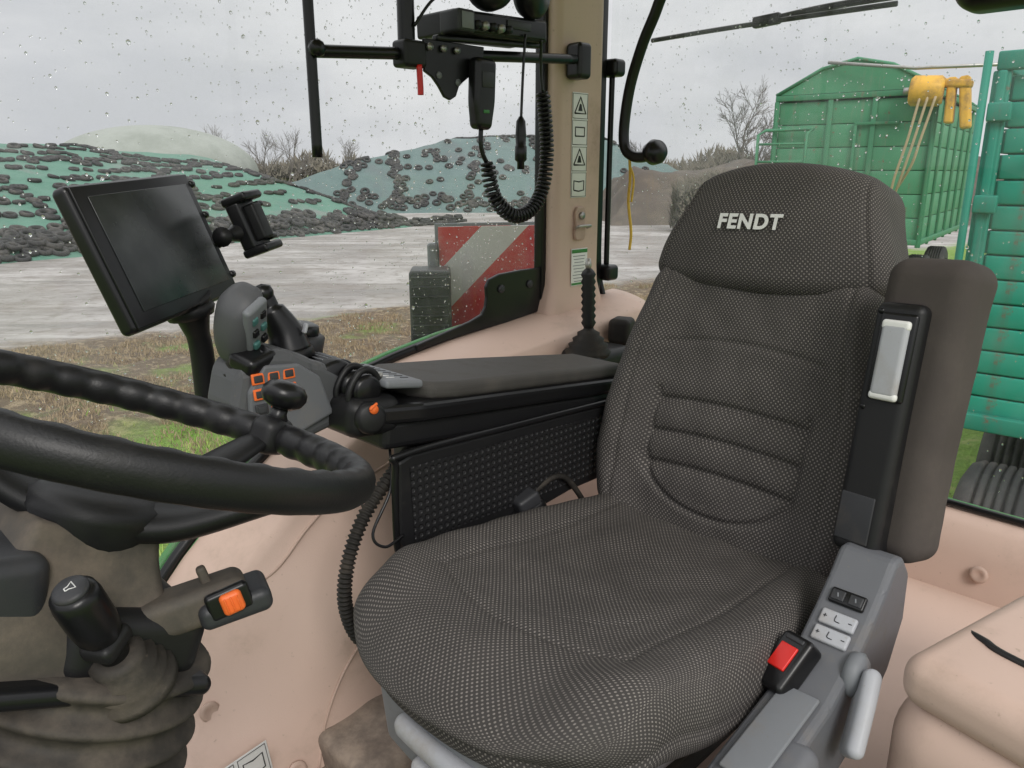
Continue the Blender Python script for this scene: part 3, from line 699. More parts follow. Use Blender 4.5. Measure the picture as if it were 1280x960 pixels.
base=cat([(-.232,-.62,2.698),(-.236,-.618,2.66),(-.255,-.615,2.615),(-.305,-.612,2.585),(-.365,-.614,2.60),(-.405,-.618,2.65),(-.418,-.62,2.72),(-.412,-.62,2.79),(-.402,-.62,2.85)],60)
cum=[0]
for a,b_ in zip(base,base[1:]): cum.append(cum[-1]+(b_-a).length)
L=cum[-1]; pts=[]; turns=46; ns=turns*12; k=0; Yv=Vector((0,1,0))
for i in range(ns+1):
    s=L*i/ns
    while k<len(cum)-2 and cum[k+1]<s: k+=1
    f=(s-cum[k])/max(1e-9,cum[k+1]-cum[k]); p=base[k].lerp(base[k+1],f)
    t=(base[k+1]-base[k]).normalized(); nn=t.cross(Yv).normalized(); an=2*math.pi*turns*i/ns
    pts.append(p+(Yv*math.cos(an)+nn*math.sin(an))*.0135)
sweep('coil',pts,.0038,blacks,cc,sm=1,seg=6)
sweep('lead',[(-.402,-.62,2.85),(-.395,-.62,2.90),(-.385,-.61,2.96)],.0036,blacks,cc)
pc=root('hanging_plug_lead',(-.33,-.62,2.8))
sweep('lead',[(-.325,-.60,2.96),(-.318,-.60,2.88),(-.312,-.60,2.78)],.003,blacks,pc)
lathe('plug',[(.004,.04),(.010,.03),(.012,.0),(.011,-.02),(.013,-.022),(.013,-.05),(.008,-.055),(.008,-.07),(0,-.07)][::-1],blacks,pc,TR((-.312,-.60,2.755)),seg=16)
sweep('loose_wire',[(-.06,-.64,2.95),(-.10,-.63,3.0),(-.16,-.63,3.03),(-.20,-.63,3.08)],.003,blacks,pc)

# ================================================================== REAR WINDOW HANDLE, WIPER
gh=root('window_grab_handle',(-.86,-.74,2.8))
sweep('handle_tube',[(-.83,-.60,3.35),(-.83,-.60,3.16),(-.83,-.625,3.08),(-.83,-.665,3.0),(-.83,-.70,2.90),(-.83,-.715,2.80),(-.83,-.71,2.745),(-.83,-.685,2.722),(-.83,-.65,2.718),(-.83,-.615,2.727)],.0145,blacks,gh,seg=12)
lathe('handle_knob',[(0,0),(.016,0),(.030,.008),(.033,.03),(.026,.044),(0,.05)],blacks,gh,alongZ((-.835,-.632,2.722),(.25,1,.35)),seg=24)
for z in (2.95,2.40): rbox('hinge_%d'%int(z*100),(.05,.06,.045),.012,blacks,gh,TR((-.835,-.765,z)),ne=4)
sweep('hinge_rod',[(-.835,-.765,2.95),(-.838,-.768,2.7),(-.835,-.765,2.40)],.008,blacks,gh)
rp=root('yellow_rope',(-.83,-.67,2.6))
sweep('rope',[(-.826,-.69,2.72),(-.826,-.685,2.66),(-.826,-.688,2.60),(-.826,-.675,2.52),(-.826,-.678,2.47)],.004,ropem,rp,seg=7)
sweep('rope_loop',[(-.826,-.69,2.70),(-.824,-.672,2.66),(-.826,-.678,2.60)],.003,ropem,rp,seg=7)
wp=root('rear_wiper',(-.92,-.2,3.02))
sweep('blade',[(-.90,-.686,3.018),(-.90,-.5,3.022),(-.90,-.30,3.024),(-.90,-.06,3.024)],.006,blacks,wp,seg=6)
sweep('arm',[(-.915,-.37,3.030),(-.92,-.2,3.042),(-.92,.05,3.042),(-.90,.15,3.03)],.008,blacks,wp,seg=8)
rbox('blade_joint',(.02,.07,.026),.006,blacks,wp,TR((-.905,-.36,3.028),(R(3),0,0)),ne=2)
rbox('motor_housing',(.12,.24,.10),.045,blacks,wp,TR((-.82,.20,3.022)),ne=5)

# ================================================================== OUTSIDE ON THE TRACTOR : warning board
wb=root('warning_board',(-.72,-1.1,2.38))
def stripes():
    m,nt,b=newmat('striped_reflective'); tc=N(nt,'ShaderNodeTexCoord').outputs['UV']
    s=N(nt,'ShaderNodeSeparateXYZ'); nt.links.new(tc,s.inputs[0])
    v=mathn(nt,'ADD',mathn(nt,'MULTIPLY',s.outputs[0],-1.0),mathn(nt,'MULTIPLY',s.outputs[1],1.0))
    fr=mathn(nt,'FRACT',mathn(nt,'MULTIPLY_ADD',v,3.4,.56)); f=mathn(nt,'GREATER_THAN',fr,.5)
    o=N(nt,'ShaderNodeTexCoord').outputs['Object']; dirt=ramp(nt,noi(nt,o,10,8,.7),.45,.8)
    c=mix(nt,f,(.60,.60,.57),(.55,.055,.055)); c=mix(nt,mathn(nt,'MULTIPLY',dirt,.5),c,(.38,.35,.32))
    nt.links.new(c,b.inputs['Base Color']); b.inputs['Roughness'].default_value=.45; b.inputs['Specular IOR Level'].default_value=.3; return m
strm=stripes()
WB=axes((-.760,-1.105,2.315),(-.80,.60,.02),(0,.0,1),(.60,.80,0))
rbox('striped_plate',(.41,.41,.006),.002,strm,wb,WB,ne=1)
rbox('plate_frame',(.43,.43,.008),.003,mgrey,wb,WB@Matrix.Translation((0,0,-.008)),ne=1)
rbox('mount_bracket',(.03,.36,.03),.01,mgrey,wb,WB@Matrix.Translation((-.225,-.02,.005)),ne=2)
rbox('mount_tube',(.05,.9,.05),.01,dgrey,wb,WB@Matrix.Translation((0,-.40,-.05)),ne=2)
wl=root('work_lamp',(-.5,-1.2,2.27))
WL=axes((-.508,-1.165,2.245),(-.75,.66,0),(-.66,-.75,0),(0,0,1))
rbox('lamp_body',(.120,.13,.32),.012,dgrey,wl,WL,ne=4)
for i in range(11): rbox('lamp_rib_%d'%i,(.105,.008,.006),.002,dgrey,wl,WL@Matrix.Translation((0,-.067,-.14+.028*i)),ne=1)
fd=root('tractor_rear_fender',(-.4,-1.2,1.9))
V=[];F=[]
for i in range(25):
    a=R(20+i*6); cx=-.55; cz=1.0
    for y in (-.9,-1.0,-1.45,-1.5):
        rr=1.02 if y not in(-1.5,) else .97
        V.append((cx+rr*math.cos(a),y,cz+rr*math.sin(a)))
for i in range(24):
    for j in range(3): F.append((i*4+j,i*4+j+1,i*4+j+5,i*4+j+4))
mk('fender_shell',V,F,greenl,fd)

# ================================================================== SITE: ground
def groundmat():
    m,nt,b=newmat('ground_surface'); tc=N(nt,'ShaderNodeTexCoord').outputs['Object']
    s=N(nt,'ShaderNodeSeparateXYZ'); nt.links.new(tc,s.inputs[0]); e,n=s.outputs[0],s.outputs[1]
    n1=noi(nt,tc,.6,6,.6); n2=noi(nt,tc,3,6,.65); n3=noi(nt,tc,18,5,.7); n4=noi(nt,tc,.25,5,.6)
    wob=mathn(nt,'MULTIPLY_ADD',n1,4.0,mathn(nt,'MULTIPLY_ADD',n2,2.0,-3.0))
    dy=mathn(nt,'ADD',mathn(nt,'SUBTRACT',n,mathn(nt,'MULTIPLY_ADD',e,.72,17.3)),wob)
    yardf=ramp(nt,dy,-.7,.9)
    dg=mathn(nt,'ADD',mathn(nt,'SUBTRACT',mathn(nt,'MULTIPLY_ADD',e,1.26,13.4),n),wob)
    grassf=ramp(nt,dg,-.4,1.2)
    dirt=mix(nt,n3,(.065,.042,.025),(.32,.235,.155)); dirt=mix(nt,ramp(nt,n2,.42,.62),dirt,(.16,.115,.075))
    dirt=mix(nt,ramp(nt,noi(nt,tc,7,6,.7),.5,.62),dirt,(.40,.31,.20))
    gr=mix(nt,n3,(.09,.20,.02),(.32,.50,.09)); gr=mix(nt,ramp(nt,n2,.5,.7),gr,(.38,.42,.14))
    dirt=mix(nt,mathn(nt,'MULTIPLY',ramp(nt,n1,.52,.64),.65),dirt,gr)
    mp=N(nt,'ShaderNodeMapping'); mp.inputs['Rotation'].default_value=(0,0,R(25)); mp.inputs['Scale'].default_value=(.12,1.0,1); nt.links.new(tc,mp.inputs[0])
    streak=noi(nt,mp.outputs[0],1.3,6,.65)
    asp=mix(nt,n3,(.19,.175,.165),(.36,.34,.32)); asp=mix(nt,ramp(nt,n4,.4,.62),asp,(.43,.41,.395))
    asp=mix(nt,mathn(nt,'MULTIPLY',ramp(nt,streak,.46,.60),.75),asp,(.19,.17,.155))
    puddle=ramp(nt,streak,.52,.62)
    asp=mix(nt,mathn(nt,'MULTIPLY',ramp(nt,n2,.50,.66),.55),asp,(.14,.12,.10))
    asp=mix(nt,mathn(nt,'MULTIPLY',ramp(nt,n1,.50,.62),.35),asp,(.17,.14,.115))
    c=mix(nt,yardf,mix(nt,grassf,dirt,gr),asp)
    far=ramp(nt,n,90,130); c=mix(nt,far,c,(.14,.20,.07))
    nt.links.new(c,b.inputs['Base Color'])
    wet=mathn(nt,'MULTIPLY',yardf,puddle)
    nt.links.new(mathn(nt,'MULTIPLY_ADD',wet,-.50,.82),b.inputs['Roughness'])
    b.inputs['Specular IOR Level'].default_value=.4
    bn=nt.nodes.new('ShaderNodeBump'); bn.inputs['Distance'].default_value=.12
    nt.links.new(n3,bn.inputs['Height']); nt.links.new(mathn(nt,'MULTIPLY_ADD',yardf,-.72,.95),bn.inputs['Strength'])
    nt.links.new(bn.outputs[0],b.inputs['Normal']); return m
gm=groundmat()
def gridmesh(xs,ys,f):
    V=[(x,y,f(x,y)) for x in xs for y in ys]; n=len(ys)
    F=[(i*n+j,(i+1)*n+j,(i+1)*n+j+1,i*n+j+1) for i in range(len(xs)-1) for j in range(n-1)]
    return V,F
xs=[-600,-300,-150,-80,-50,-30]+[-20+.35*i for i in range(100)]+[16,22,30,50,80,150,300,600]
ys=[-100,-30,-8,0]+[2+.3*i for i in range(70)]+[24,28,34,40,50,60,80,120,200,400,900]
def gh_(x,y):
    if abs(x)>21 or y<2 or y>25: return 0
    ed=17.3+.72*x
    k=smooth01((ed-y+1)/2.0)
    return k*(.10*noise.noise(Vector((x*.8,y*.8,0)))+.09*noise.noise(Vector((x*2.4,y*2.4,5))))+(.012*noise.noise(Vector((x*.7,y*.7,9))))
V,F=gridmesh(xs,ys,gh_); mk('ground',V,F,gm,None,YM)
m,nt,b=newmat('grass_blades'); tc=N(nt,'ShaderNodeTexCoord').outputs['Object']
nt.links.new(mix(nt,ramp(nt,noi(nt,tc,2.2,5),.35,.65),(.18,.38,.04),(.48,.58,.16)),b.inputs['Base Color']); b.inputs['Roughness'].default_value=.7
b.inputs['Specular IOR Level'].default_value=.2
grassm=m
V=[];F=[]
def blade(e,n,h,w):
    z=gh_(e,n)-.01; a=random.uniform(0,6.28); dx=math.cos(a)*w; dy=math.sin(a)*w; lx=random.uniform(-.5,.5)*h; ly=random.uniform(-.5,.5)*h
    o=len(V); V.extend([(e-dx,n-dy,z),(e+dx,n+dy,z),(e+lx,n+ly,z+h)]); F.append((o,o+1,o+2))
cnt=0
while cnt<50000:
    e=random.uniform(-9,3.5); n=random.uniform(3.2,15)
    if abs(e)/n>.85: continue
    lim=13.4+1.26*e+1.8*noise.noise(Vector((e*.7,n*.7,1)))
    k=smooth01((lim-n)/2.0)
    if n>11 and e<0: continue
    if random.random()>k+.02: continue
    blade(e,n,random.uniform(.03,.10),.006); cnt+=1
mk('grass',V,F,grassm,None,YM,smooth=False)
V=[];F=[]
m,nt,b=newmat('dead_stalks'); tc=N(nt,'ShaderNodeTexCoord').outputs['Object']
nt.links.new(mix(nt,noi(nt,tc,6,4),(.10,.065,.04),(.54,.42,.26)),b.inputs['Base Color']); b.inputs['Roughness'].default_value=.9
cnt=0
while cnt<36000:
    e=random.uniform(-10,4); n=random.uniform(6,20)
    if abs(e)/n>.8: continue
    y0=17.0+.72*e; g0=12.0+1.26*e
    if n>y0+1.0*noise.noise(Vector((e,n,3))) or n<g0-1: continue
    if noise.noise(Vector((e*.9,n*.9,7)))<-.12: continue
    blade(e,n,random.uniform(.02,.09),.012); cnt+=1
mk('dead_grass_stubble',V,F,m,None,YM,smooth=False)

# ================================================================== silage heaps
def netmat(name,c1_,c2_,c3_):
    m,nt,b=newmat(name); tc=N(nt,'ShaderNodeTexCoord').outputs['Object']
    c=mix(nt,noi(nt,tc,1.2,6,.6),c1_,c2_); c=mix(nt,ramp(nt,noi(nt,tc,.35,5,.6),.5,.72),c,c3_)
    nt.links.new(c,b.inputs['Base Color']); b.inputs['Roughness'].default_value=.75
    bump(nt,b,noi(nt,tc,3,6),.6,.15); return m
net1=netmat('silage_net_green',(.055,.155,.11),(.12,.25,.19),(.16,.195,.175)); net2=netmat('silage_net_teal',(.085,.135,.13),(.135,.195,.185),(.11,.14,.14))
def hA(e,n):
    d1=(e+15.4)*-.843+(n-23.5)*.537
    d2=(e+5.0)*-.95+(n-39.5)*-.30
    w=1+.10*noise.noise(Vector((e*.15,n*.15,0)))
    h=min(.40*d1 if d1<2 else .8+.26*(d1-2),.34*d2, min(3.95,2.75+.11*(-e-15)))*w
    h=min(h,.4*(75-n))
    return max(-.1,h+.10*noise.noise(Vector((e*.6,n*.6,2))))
def hB(e,n):
    d1=n-(54+.10*e); d2=(e+21); d2b=d2*.9-(n-54)*.25; d3=(18-e)
    w=1+.10*noise.noise(Vector((e*.12,n*.12,4)))
    h=min(.62*d1,.42*d2b,.5*d3,5.4+.02*e)*w
    return max(-.1,min(h,.5*(95-n))+.1*noise.noise(Vector((e*.5,n*.5,6))))
heapA=root('silage_heap',M=YM); 
xs=[-60+.6*i for i in range(95)]; ys=[8+.6*i for i in range(112)]
V,F=gridmesh(xs,ys,hA); mk('covered_mound',V,F,net1,heapA,YM)
heapB=root('silage_heap',M=YM)
xs=[-22+.7*i for i in range(60)]; ys=[52+.7*i for i in range(62)]
V,F=gridmesh(xs,ys,hB); mk('covered_mound',V,F,net2,heapB,YM)
tirem=pm('old_tyre_rubber',(.036,.036,.037),.7,(.13,.12,.11),.42,.75,1.5,gs=0,spec=.3)
def tbase(r,R_,ns,nr):
    V=[];F=[]
    for i in range(ns):
        a=2*math.pi*i/ns
        for k in range(nr):
            b_=2*math.pi*k/nr; V.append(Vector(((R_+r*math.cos(b_))*math.cos(a),(R_+r*math.cos(b_))*math.sin(a),r*1.1*math.sin(b_))))
    for i in range(ns):
        for k in range(nr): F.append((i*nr+k,((i+1)%ns)*nr+k,((i+1)%ns)*nr+(k+1)%nr,i*nr+(k+1)%nr))
    return V,F
tb,tf=tbase(.078,.185,12,6)
def tyres(name,parent,spots,h):
    V=[];F=[]
    for e,n,s,extra in spots:
        z=h(e,n)
        if z<-.02: z=0
        gx=(h(e+.3,n)-h(e-.3,n))/.6; gy=(h(e,n+.3)-h(e,n-.3))/.6
        if abs(gx)>1.2 or abs(gy)>1.2: gx=gy=0
        nrm=Vector((-gx+random.uniform(-.16,.16),-gy+random.uniform(-.16,.16),1)).normalized()
        Q=nrm.to_track_quat('Z','Y').to_matrix(); o=len(V)
        for v in tb: V.append(Vector((e,n,z+.055+extra))+Q@(v*s))
        F+=[tuple(o+i for i in f) for f in tf]
    mk(name,V,F,tirem,parent,YM)
sp=[]
u1=Vector((.537,.843)); v1=Vector((-.843,.537)); o1=Vector((-15.4,23.5))
for r in range(11):
    dist=.3+r*1.62
    a=-14
    while a<24:
        a+=random.uniform(.45,.68) if r>0 else .42
        if r>0 and random.random()<.14: a+=random.uniform(.4,2.4)
        p=o1+u1*a+v1*(dist+random.gauss(0,.10))
        if hA(p.x,p.y)<.08 and r>0: continue
        sp.append((p.x,p.y,random.uniform(.8,1.2),0))
        if r==0:
            for q in range(4):
                p2=p+v1*random.uniform(.2,1.0); sp.append((p2.x,p2.y,random.uniform(.9,1.3),random.uniform(0,.24)))
for k in range(5):
    a=-12+7.5*k; dist=0
    while dist<19:
        dist+=random.uniform(.5,.7); p=o1+u1*(a+random.gauss(0,.12)+dist*.15)+v1*dist
        if hA(p.x,p.y)<.08: continue
        sp.append((p.x,p.y,random.uniform(.85,1.05),0))
for k in range(120):
    a=random.uniform(-14,24); dist=random.uniform(6.5,13)
    p=o1+u1*a+v1*dist
    if hA(p.x,p.y)>.3: sp.append((p.x,p.y,1,0))
tyres('tyre_weights',heapA,sp,hA)
sp=[]
def line(p,q,step,jit,dbl=1):
    p=Vector(p);q=Vector(q);L=(q-p).length;t=0
    while t<L:
        c=p.lerp(q,t/L)
        for _ in range(dbl):
            c2=c+Vector((random.gauss(0,jit),random.gauss(0,jit)))
            if hB(c2.x,c2.y)>.05: sp.append((c2.x,c2.y,random.uniform(1.0,1.35),0))
        t+=step
line((-17,53.5),(16,56.4),.42,.35,2)
line((-11.5,53.5),(-10,66),.4,.2,2); line((-7.5,54),(-10.2,66),.4,.2,2); line((-3,54),(-2,66),.5,.2); line((3,54),(1,66),.5,.2)
line((-16,58),(4,58.5),.9,.3); line((-12,63.5),(14,64.5),.45,.3,2); line((-19,54),(-10,65),.55,.3,1)
for k in range(120): 
    e=random.uniform(-8,16); n=random.uniform(55,64); sp.append((e,n,1.1,0)) if hB(e,n)>.1 else None
tyres('tyre_weights',heapB,sp,hB)

dm=root('biogas_storage_dome',M=YM@Matrix.Translation((-42,95,0)))
domem=pm('dome_membrane',(.32,.34,.31),.7,(.25,.27,.24),.4,.7,.15,gs=0,spec=.2)
prof=[(11.5,0),(11.5,2.4)]+[(11.5*math.cos(R(a)),2.4+5.5*math.sin(R(a))) for a in range(5,90,6)]+[(0.1,7.9)]
V=[];F=[];seg=96
for (r,z) in prof:
    for k in range(seg):
        a=2*math.pi*k/seg; rr=r*(1+.012*math.cos(a*24)) if z>2.4 else r
        V.append((rr*math.cos(a),rr*math.sin(a),z))
for i in range(len(prof)-1):
    for k in range(seg): F.append((i*seg+k,i*seg+(k+1)%seg,(i+1)*seg+(k+1)%seg,(i+1)*seg+k))
mk('membrane_and_tank',V,F,domem,dm,YM@Matrix.Translation((-42,95,0)))

# ================================================================== trees
barkm=pm('bark',(.15,.135,.12),.9,gs=0)
def bare_tree(name,e,n,h,seed,spread=.5,lev=6,z0=0,thick=1.0):
    rnd=random.Random(seed); V=[];F=[]
    def seg(a,b,ra,rb):
        t=(b-a).normalized(); x=t.cross(Vector((.3,.9,.1))).normalized(); y=t.cross(x); o=len(V); k=5 if ra>.05 else 3
        for p,r in ((a,ra),(b,rb)):
            for i in range(k):
                an=2*math.pi*i/k; V.append(p+(x*math.cos(an)+y*math.sin(an))*r)
        for i in range(k): F.append((o+i,o+(i+1)%k,o+k+(i+1)%k,o+k+i))
    def grow(p,d,l,r,lv):
        q=p
        for s in range(3):
            nd=(d+Vector((rnd.gauss(0,.12),rnd.gauss(0,.12),rnd.gauss(0,.08)+.03))).normalized()
            q2=q+nd*l/3; seg(q,q2,max(.012,r*(1-.15*s)),max(.010,r*(1-.15*(s+1)))); q=q2; d=nd
            if lv>0:
                for _ in range(2 if lv<3 else 1):
                    ax=Vector((rnd.gauss(0,1),rnd.gauss(0,1),rnd.gauss(0,.5))).normalized()
                    dd_=(d+ax*spread*rnd.uniform(.7,1.3)).normalized()
                    if rnd.random()<.85: grow(q,dd_,l*rnd.uniform(.55,.75),r*.5,lv-1)
        if lv>0:
            ax=Vector((rnd.gauss(0,1),rnd.gauss(0,1),.2)).normalized()
            grow(q,(d+ax*spread*.4).normalized(),l*.72,r*.55,lv-1)
    grow(Vector((0,0,0)),Vector((0,0,1)),h*.30,h*.016*thick,lev)
    return mk(name,V,F,barkm,None,YM@Matrix.Translation((e,n,z0)),smooth=False)
bare_tree('bare_tree',17.3,60,11.5,3,.75,5)
bare_tree('bare_tree',-34,100,11,5,.6,4); bare_tree('bare_tree',-31.5,102,10,6,.6,4); bare_tree('bare_tree',-27.5,98,9.5,8,.65,4)
bare_tree('bare_tree',-21,105,8.5,9,.6,4)
bare_tree('bare_tree',12.2,72,7,11,.6,4)
V=[];F=[]
m,nt,b=newmat('winter_hedge'); tc=N(nt,'ShaderNodeTexCoord').outputs['Object']
nt.links.new(mix(nt,noi(nt,tc,.4,5),(.07,.065,.052),(.19,.165,.125)),b.inputs['Base Color']); b.inputs['Roughness'].default_value=1
hedgem=m
def brush(e0,e1,n0,n1,h,c,s):
    for _ in range(c):
        e=random.uniform(e0,e1); n=random.uniform(n0,n1)
        hh=h*(.75+.5*noise.noise(Vector((e*.25,n*.1,0)))); z=random.uniform(0,1)**.8*hh
        a=random.uniform(0,3.14); l=s*random.uniform(.6,1.6); w=s*.14
        d=Vector((math.cos(a)*.5,math.sin(a)*.5,random.uniform(.3,1))).normalized()*l; o=len(V); x=Vector((math.sin(a),-math.cos(a),0))*w
        p=Vector((e,n,z)); V.extend([p-x,p+x,p+d]); F.append((o,o+1,o+2))
brush(8,34,66,72,4.5,16000,.7); brush(-90,-20,150,160,5.5,7000,1.6); brush(-25,30,150,160,6,4000,1.8)
mk('distant_tree_line',V,F,hedgem,None,YM,smooth=False)
V=[];F=[]
brush(7.6,9.6,36,38,3.2,5000,.4); mk('leafless_bush',V,F,hedgem,None,YM,smooth=False)
soil=pm('dark_soil',(.085,.07,.058),.9,(.14,.115,.09),.4,.7,.8,grain=8,gs=1)
xs=[5+.6*i for i in range(50)]; ys=[40+.6*i for i in range(30)]
V,F=gridmesh(xs,ys,lambda x,y:max(-.1,min((y-41)*.55,(58-y)*.5,(x-5.2)*1.4,2.9+.4*math.sin(x*.5))+.5*noise.noise(Vector((x*.6,y*.6,1)))))
mk('earth_bank',V,F,soil,None,YM)

# ================================================================== trailers
def plank(name,c1_,c2_,rust):
    m,nt,b=newmat(name); tc=N(nt,'ShaderNodeTexCoord').outputs['Object']
    c=mix(nt,noi(nt,tc,1.3,6,.65),c1_,c2_)
    mp=N(nt,'ShaderNodeMapping'); mp.inputs['Scale'].default_value=(6,6,.6); nt.links.new(tc,mp.inputs[0])
    c=mix(nt,ramp(nt,noi(nt,mp.outputs[0],1.5,8,.7),.50,.72),c,rust)
    c=mix(nt,ramp(nt,noi(nt,tc,9,8,.75),.58,.69),c,(.18,.12,.08))
    nt.links.new(c,b.inputs['Base Color']); b.inputs['Roughness'].default_value=.6; b.inputs['Specular IOR Level'].default_value=.3; return m
tg1=plank('trailer_green_paint',(.06,.235,.125),(.095,.31,.175),(.14,.265,.17))
tg1b=plank('trailer_green_frame',(.05,.20,.105),(.065,.25,.135),(.12,.21,.13))
tg2=plank('trailer_teal_paint',(.022,.27,.185),(.032,.36,.26),(.065,.24,.175))
tg2b=plank('trailer_teal_frame',(.017,.21,.15),(.032,.27,.19),(.055,.19,.15))
def wheel(nm,parent,M,loc,r=.5,w=.4):
    Mw=M@Matrix.Translation(loc)@Matrix.Rotation(R(90),4,'Y')
    P=[(r*.5,-w/2),(r*.8,-w/2),(r*.95,-w*.42),(r,-w*.3)]
    for i in range(5): z=-w*.24+i*w*.12; P+=[(r,z-.012),(r-.03,z-.006),(r-.03,z+.006),(r,z+.012)]
    P+=[(r,w*.3),(r*.95,w*.42),(r*.8,w/2),(r*.5,w/2)]
    lathe(nm+'_tyre',P,tirem,parent,Mw,seg=40,cap=False)
    lathe(nm+'_rim',[(0,-w*.3),(r*.2,-w*.34),(r*.45,-w*.25),(r*.52,-w*.45),(r*.52,w*.45),(r*.45,w*.25),(0,w*.3)],steel,parent,Mw,seg=28,cap=False)
def trailer(e,n,rot,wid,ln,z0,z1,gable,pm_,fm_,slats,wr,gap):
    M=YM@Matrix.Translation((e,n,0))@Matrix.Rotation(R(rot),4,'Z')
    t=root('farm_trailer',M=M)
    hh=(z1-z0)/slats
    for i in range(slats):
        a=z0+i*hh
        box('front_board_%d'%i,(.05,.03,a+gap),(wid-.05,.07,a+hh-gap),pm_,t,M,r=.010)
        box('side_board_%d'%i,(.03,.06,a+gap),(.07,ln-.05,a+hh-gap),pm_,t,M,r=.010)
        box('far_board_%d'%i,(wid-.07,.06,a+gap),(wid-.03,ln-.05,a+hh-gap),pm_,t,M,r=.010)
    box('rear_wall',(.05,ln-.07,z0),(wid-.05,ln-.03,z1),pm_,t,M)
    box('inner_liner',(.075,.075,z0),(wid-.075,ln-.075,z1-.05),fm_,t,M)
    for x in (0,wid*.36,wid*.64,wid):
        box('front_post',(x-.045,-.02,z0-.1),(x+.045,.028,z1+.02),fm_,t,M,r=.01)
    for k in range(7):
        y=ln*k/6; box('side_post',(-.02,y-.04,z0-.1),(.028,y+.04,z1+.02),fm_,t,M,r=.01); box('far_post',(wid-.028,y-.04,z0-.1),(wid+.02,y+.04,z1+.02),fm_,t,M,r=.01)
    for z in (z0-.06,z1+.02): 
        box('front_rail',(-.03,-.035,z),(wid+.03,.03,z+.10),fm_,t,M,r=.01); box('side_rail',(-.035,0,z+.002),(.03,ln,z+.098),fm_,t,M,r=.01); box('far_rail',(wid-.03,0,z+.002),(wid+.035,ln,z+.098),fm_,t,M,r=.01)
    box('chassis_l',(wid*.25,.1,z0-.32),(wid*.25+.12,ln-.1,z0-.08),dgrey,t,M); box('chassis_r',(wid*.7,.1,z0-.32),(wid*.7+.12,ln-.1,z0-.08),dgrey,t,M)
    if gable:
        zt=z1+.13
        V=[(-.03,0,zt),(wid*.28,0,zt+gable*.75),(wid/2,0,zt+gable),(wid*.72,0,zt+gable*.75),(wid+.03,0,zt)]
        V+=[(x,ln,z) for x,y,z in V]
        F=[(0,5,6,1),(1,6,7,2),(2,7,8,3),(3,8,9,4),(0,1,2,3,4),(9,8,7,6,5)]
        mk('tarpaulin_roof',V,F,tg1,t,M,smooth=False)
        for k in range(5):
            y=ln*k/4; sweep('roof_bow_%d'%k,[(-.03,y,zt),(wid*.28,y,zt+gable*.77),(wid/2,y,zt+gable+.01),(wid*.72,y,zt+gable*.77),(wid+.03,y,zt)],.035,fm_,t,M,sm=1,seg=6)
    for k,y in enumerate((ln*.22,ln*.36,ln*.75)):
        for s,x in enumerate((.28,wid-.28)): wheel('wheel_%d_%d'%(k,s),t,M,(x,y,wr),wr,.42)
    return t,M
t1,M1=trailer(5.10,15.8,-36,2.75,6.0,1.45,3.95,.55,tg1,tg1b,6,.52,.006)
sweep('platform_rail',[(-.15,-.12,1.7),(-.15,-.5,1.75),(-.15,-.5,3.35),(-.15,-.1,3.45),(.75,-.1,3.45),(.75,-.5,3.35),(.75,-.5,2.2)],.03,tg1b,t1,M1,sm=1,seg=6)
for i in range(5): sweep('rung_%d'%i,[(-.15,-.5,1.9+.32*i),(.75,-.5,1.9+.32*i)],.022,tg1b,t1,M1,sm=1,seg=6)
box('door_frame_l',(1.45,-.05,1.7),(1.50,.0,3.5),tg1b,t1,M1); box('door_frame_t',(1.45,-.051,3.5),(2.2,.0,3.55),tg1b,t1,M1)
lathe('yellow_hood',[(0,0),(.20,0),(.25,.05),(.25,.46),(.20,.52),(0,.52)],yellow,t1,M1@alongZ((2.35,-.28,4.02),(1,0.1,-.05)),seg=24)
lathe('yellow_spindle',[(0,0),(.06,0),(.06,.10),(.04,.12),(0,.12)],steel,t1,M1@alongZ((2.25,-.29,4.02),(1,0.1,-.05)),seg=16)
rbox('yellow_arm',(.16,.30,.85),.05,yellow,t1,M1@TR((3.20,-.12,3.80),(0,R(-8),0)),ne=3)
rbox('yellow_arm_b',(.14,.26,.74),.04,yellow,t1,M1@TR((2.98,-.14,3.84),(0,R(-2),0)),ne=3)
rbox('yellow_foot',(.75,.28,.14),.05,yellow,t1,M1@TR((2.90,-.16,4.12),(0,R(5),0)),ne=3)
for i in range(3): sweep('hose_%d'%i,[(2.55+.12*i,-.45,3.9),(2.45+.1*i,-.5,3.2),(2.3+.13*i,-.46,2.5+.15*i),(2.25+.05*i,-.3,2.0+.2*i)],.022,hosem,t1,M1)
sweep('tipping_pole',[(.9,-.1,4.6),(2.4,-.3,4.38),(4.0,-.4,4.33)],.03,steel,t1,M1,sm=1)
t2,M2=trailer(2.72,4.60,-39.7,2.5,5.5,1.22,3.20,0,tg2,tg2b,14,.50,.004)
sweep('corner_pipe',[(-.07,-.06,1.1),(-.07,-.06,3.32)],.022,tg2b,t2,M2,sm=1,seg=8)
rbox('latch',(.10,.06,.05),.015,white,t2,M2@Matrix.Translation((.25,-.06,2.80)),ne=2)
for z in (1.9,2.5,3.0): rbox('hinge_%d'%int(z*10),(.12,.05,.10),.01,tg2b,t2,M2@Matrix.Translation((.02,-.05,z)),ne=1)
wheel('near_wheel',t2,M2,(.35,-.15,.50),.50,.42)

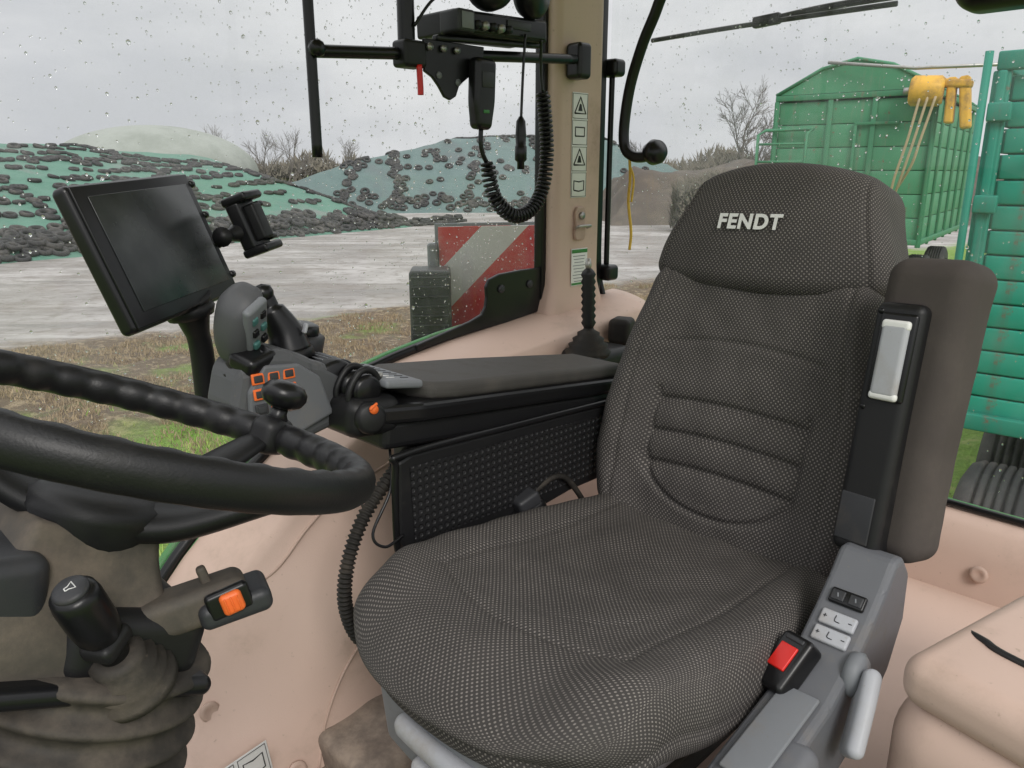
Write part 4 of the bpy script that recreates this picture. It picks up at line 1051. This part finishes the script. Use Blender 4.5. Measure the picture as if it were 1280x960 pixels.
# ================================================================== world, sun, camera
w=bpy.data.worlds.new('World'); scene.world=w; w.use_nodes=True; nt=w.node_tree
bg=nt.nodes['Background']; sky=nt.nodes.new('ShaderNodeTexSky'); sky.sky_type='NISHITA'; sky.sun_disc=False
EL,AZ=38,62
sky.sun_elevation=R(EL); sky.sun_rotation=R(90-AZ); sky.dust_density=6; sky.air_density=1.5
hsv=nt.nodes.new('ShaderNodeHueSaturation'); hsv.inputs['Saturation'].default_value=.12; nt.links.new(sky.outputs[0],hsv.inputs['Color'])
tc=nt.nodes.new('ShaderNodeTexCoord'); mp=N(nt,'ShaderNodeMapping'); mp.inputs['Scale'].default_value=(1,1,3.2); nt.links.new(tc.outputs['Generated'],mp.inputs[0])
cl=noi(nt,mp.outputs[0],2.2,7,.55)
cloud=mix(nt,ramp(nt,cl,.35,.68),(6.5,6.65,7.0),(8.6,8.65,8.8))
sep=N(nt,'ShaderNodeSeparateXYZ'); nt.links.new(tc.outputs['Generated'],sep.inputs[0])
cloud2=mix(nt,ramp(nt,sep.outputs[2],.3,.9),cloud,(18.0,18.0,18.2))
c=mix(nt,.90,hsv.outputs[0],cloud2)
nt.links.new(c,bg.inputs['Color']); bg.inputs['Strength'].default_value=.098
sd=bpy.data.lights.new('sun','SUN'); sd.energy=1.5; sd.angle=R(22); sd.color=(1,.96,.91)
so=bpy.data.objects.new('sun',sd); scene.collection.objects.link(so)
dirv=Vector((math.cos(R(EL))*math.cos(R(AZ)),math.cos(R(EL))*math.sin(R(AZ)),math.sin(R(EL))))
so.rotation_euler=dirv.to_track_quat('Z','Y').to_euler(); so.location=(2,3,8)
cd=bpy.data.cameras.new('camera'); cd.sensor_width=36; cd.lens=36*970/1280; cd.clip_start=.02; cd.clip_end=3000
co=bpy.data.objects.new('camera',cd); scene.collection.objects.link(co)
co.location=(.95,.635,2.68); co.rotation_euler=(R(90-15.3),0,R(135)); scene.camera=co
scene.view_settings.view_transform='Standard'; scene.view_settings.look='None'; scene.view_settings.exposure=0
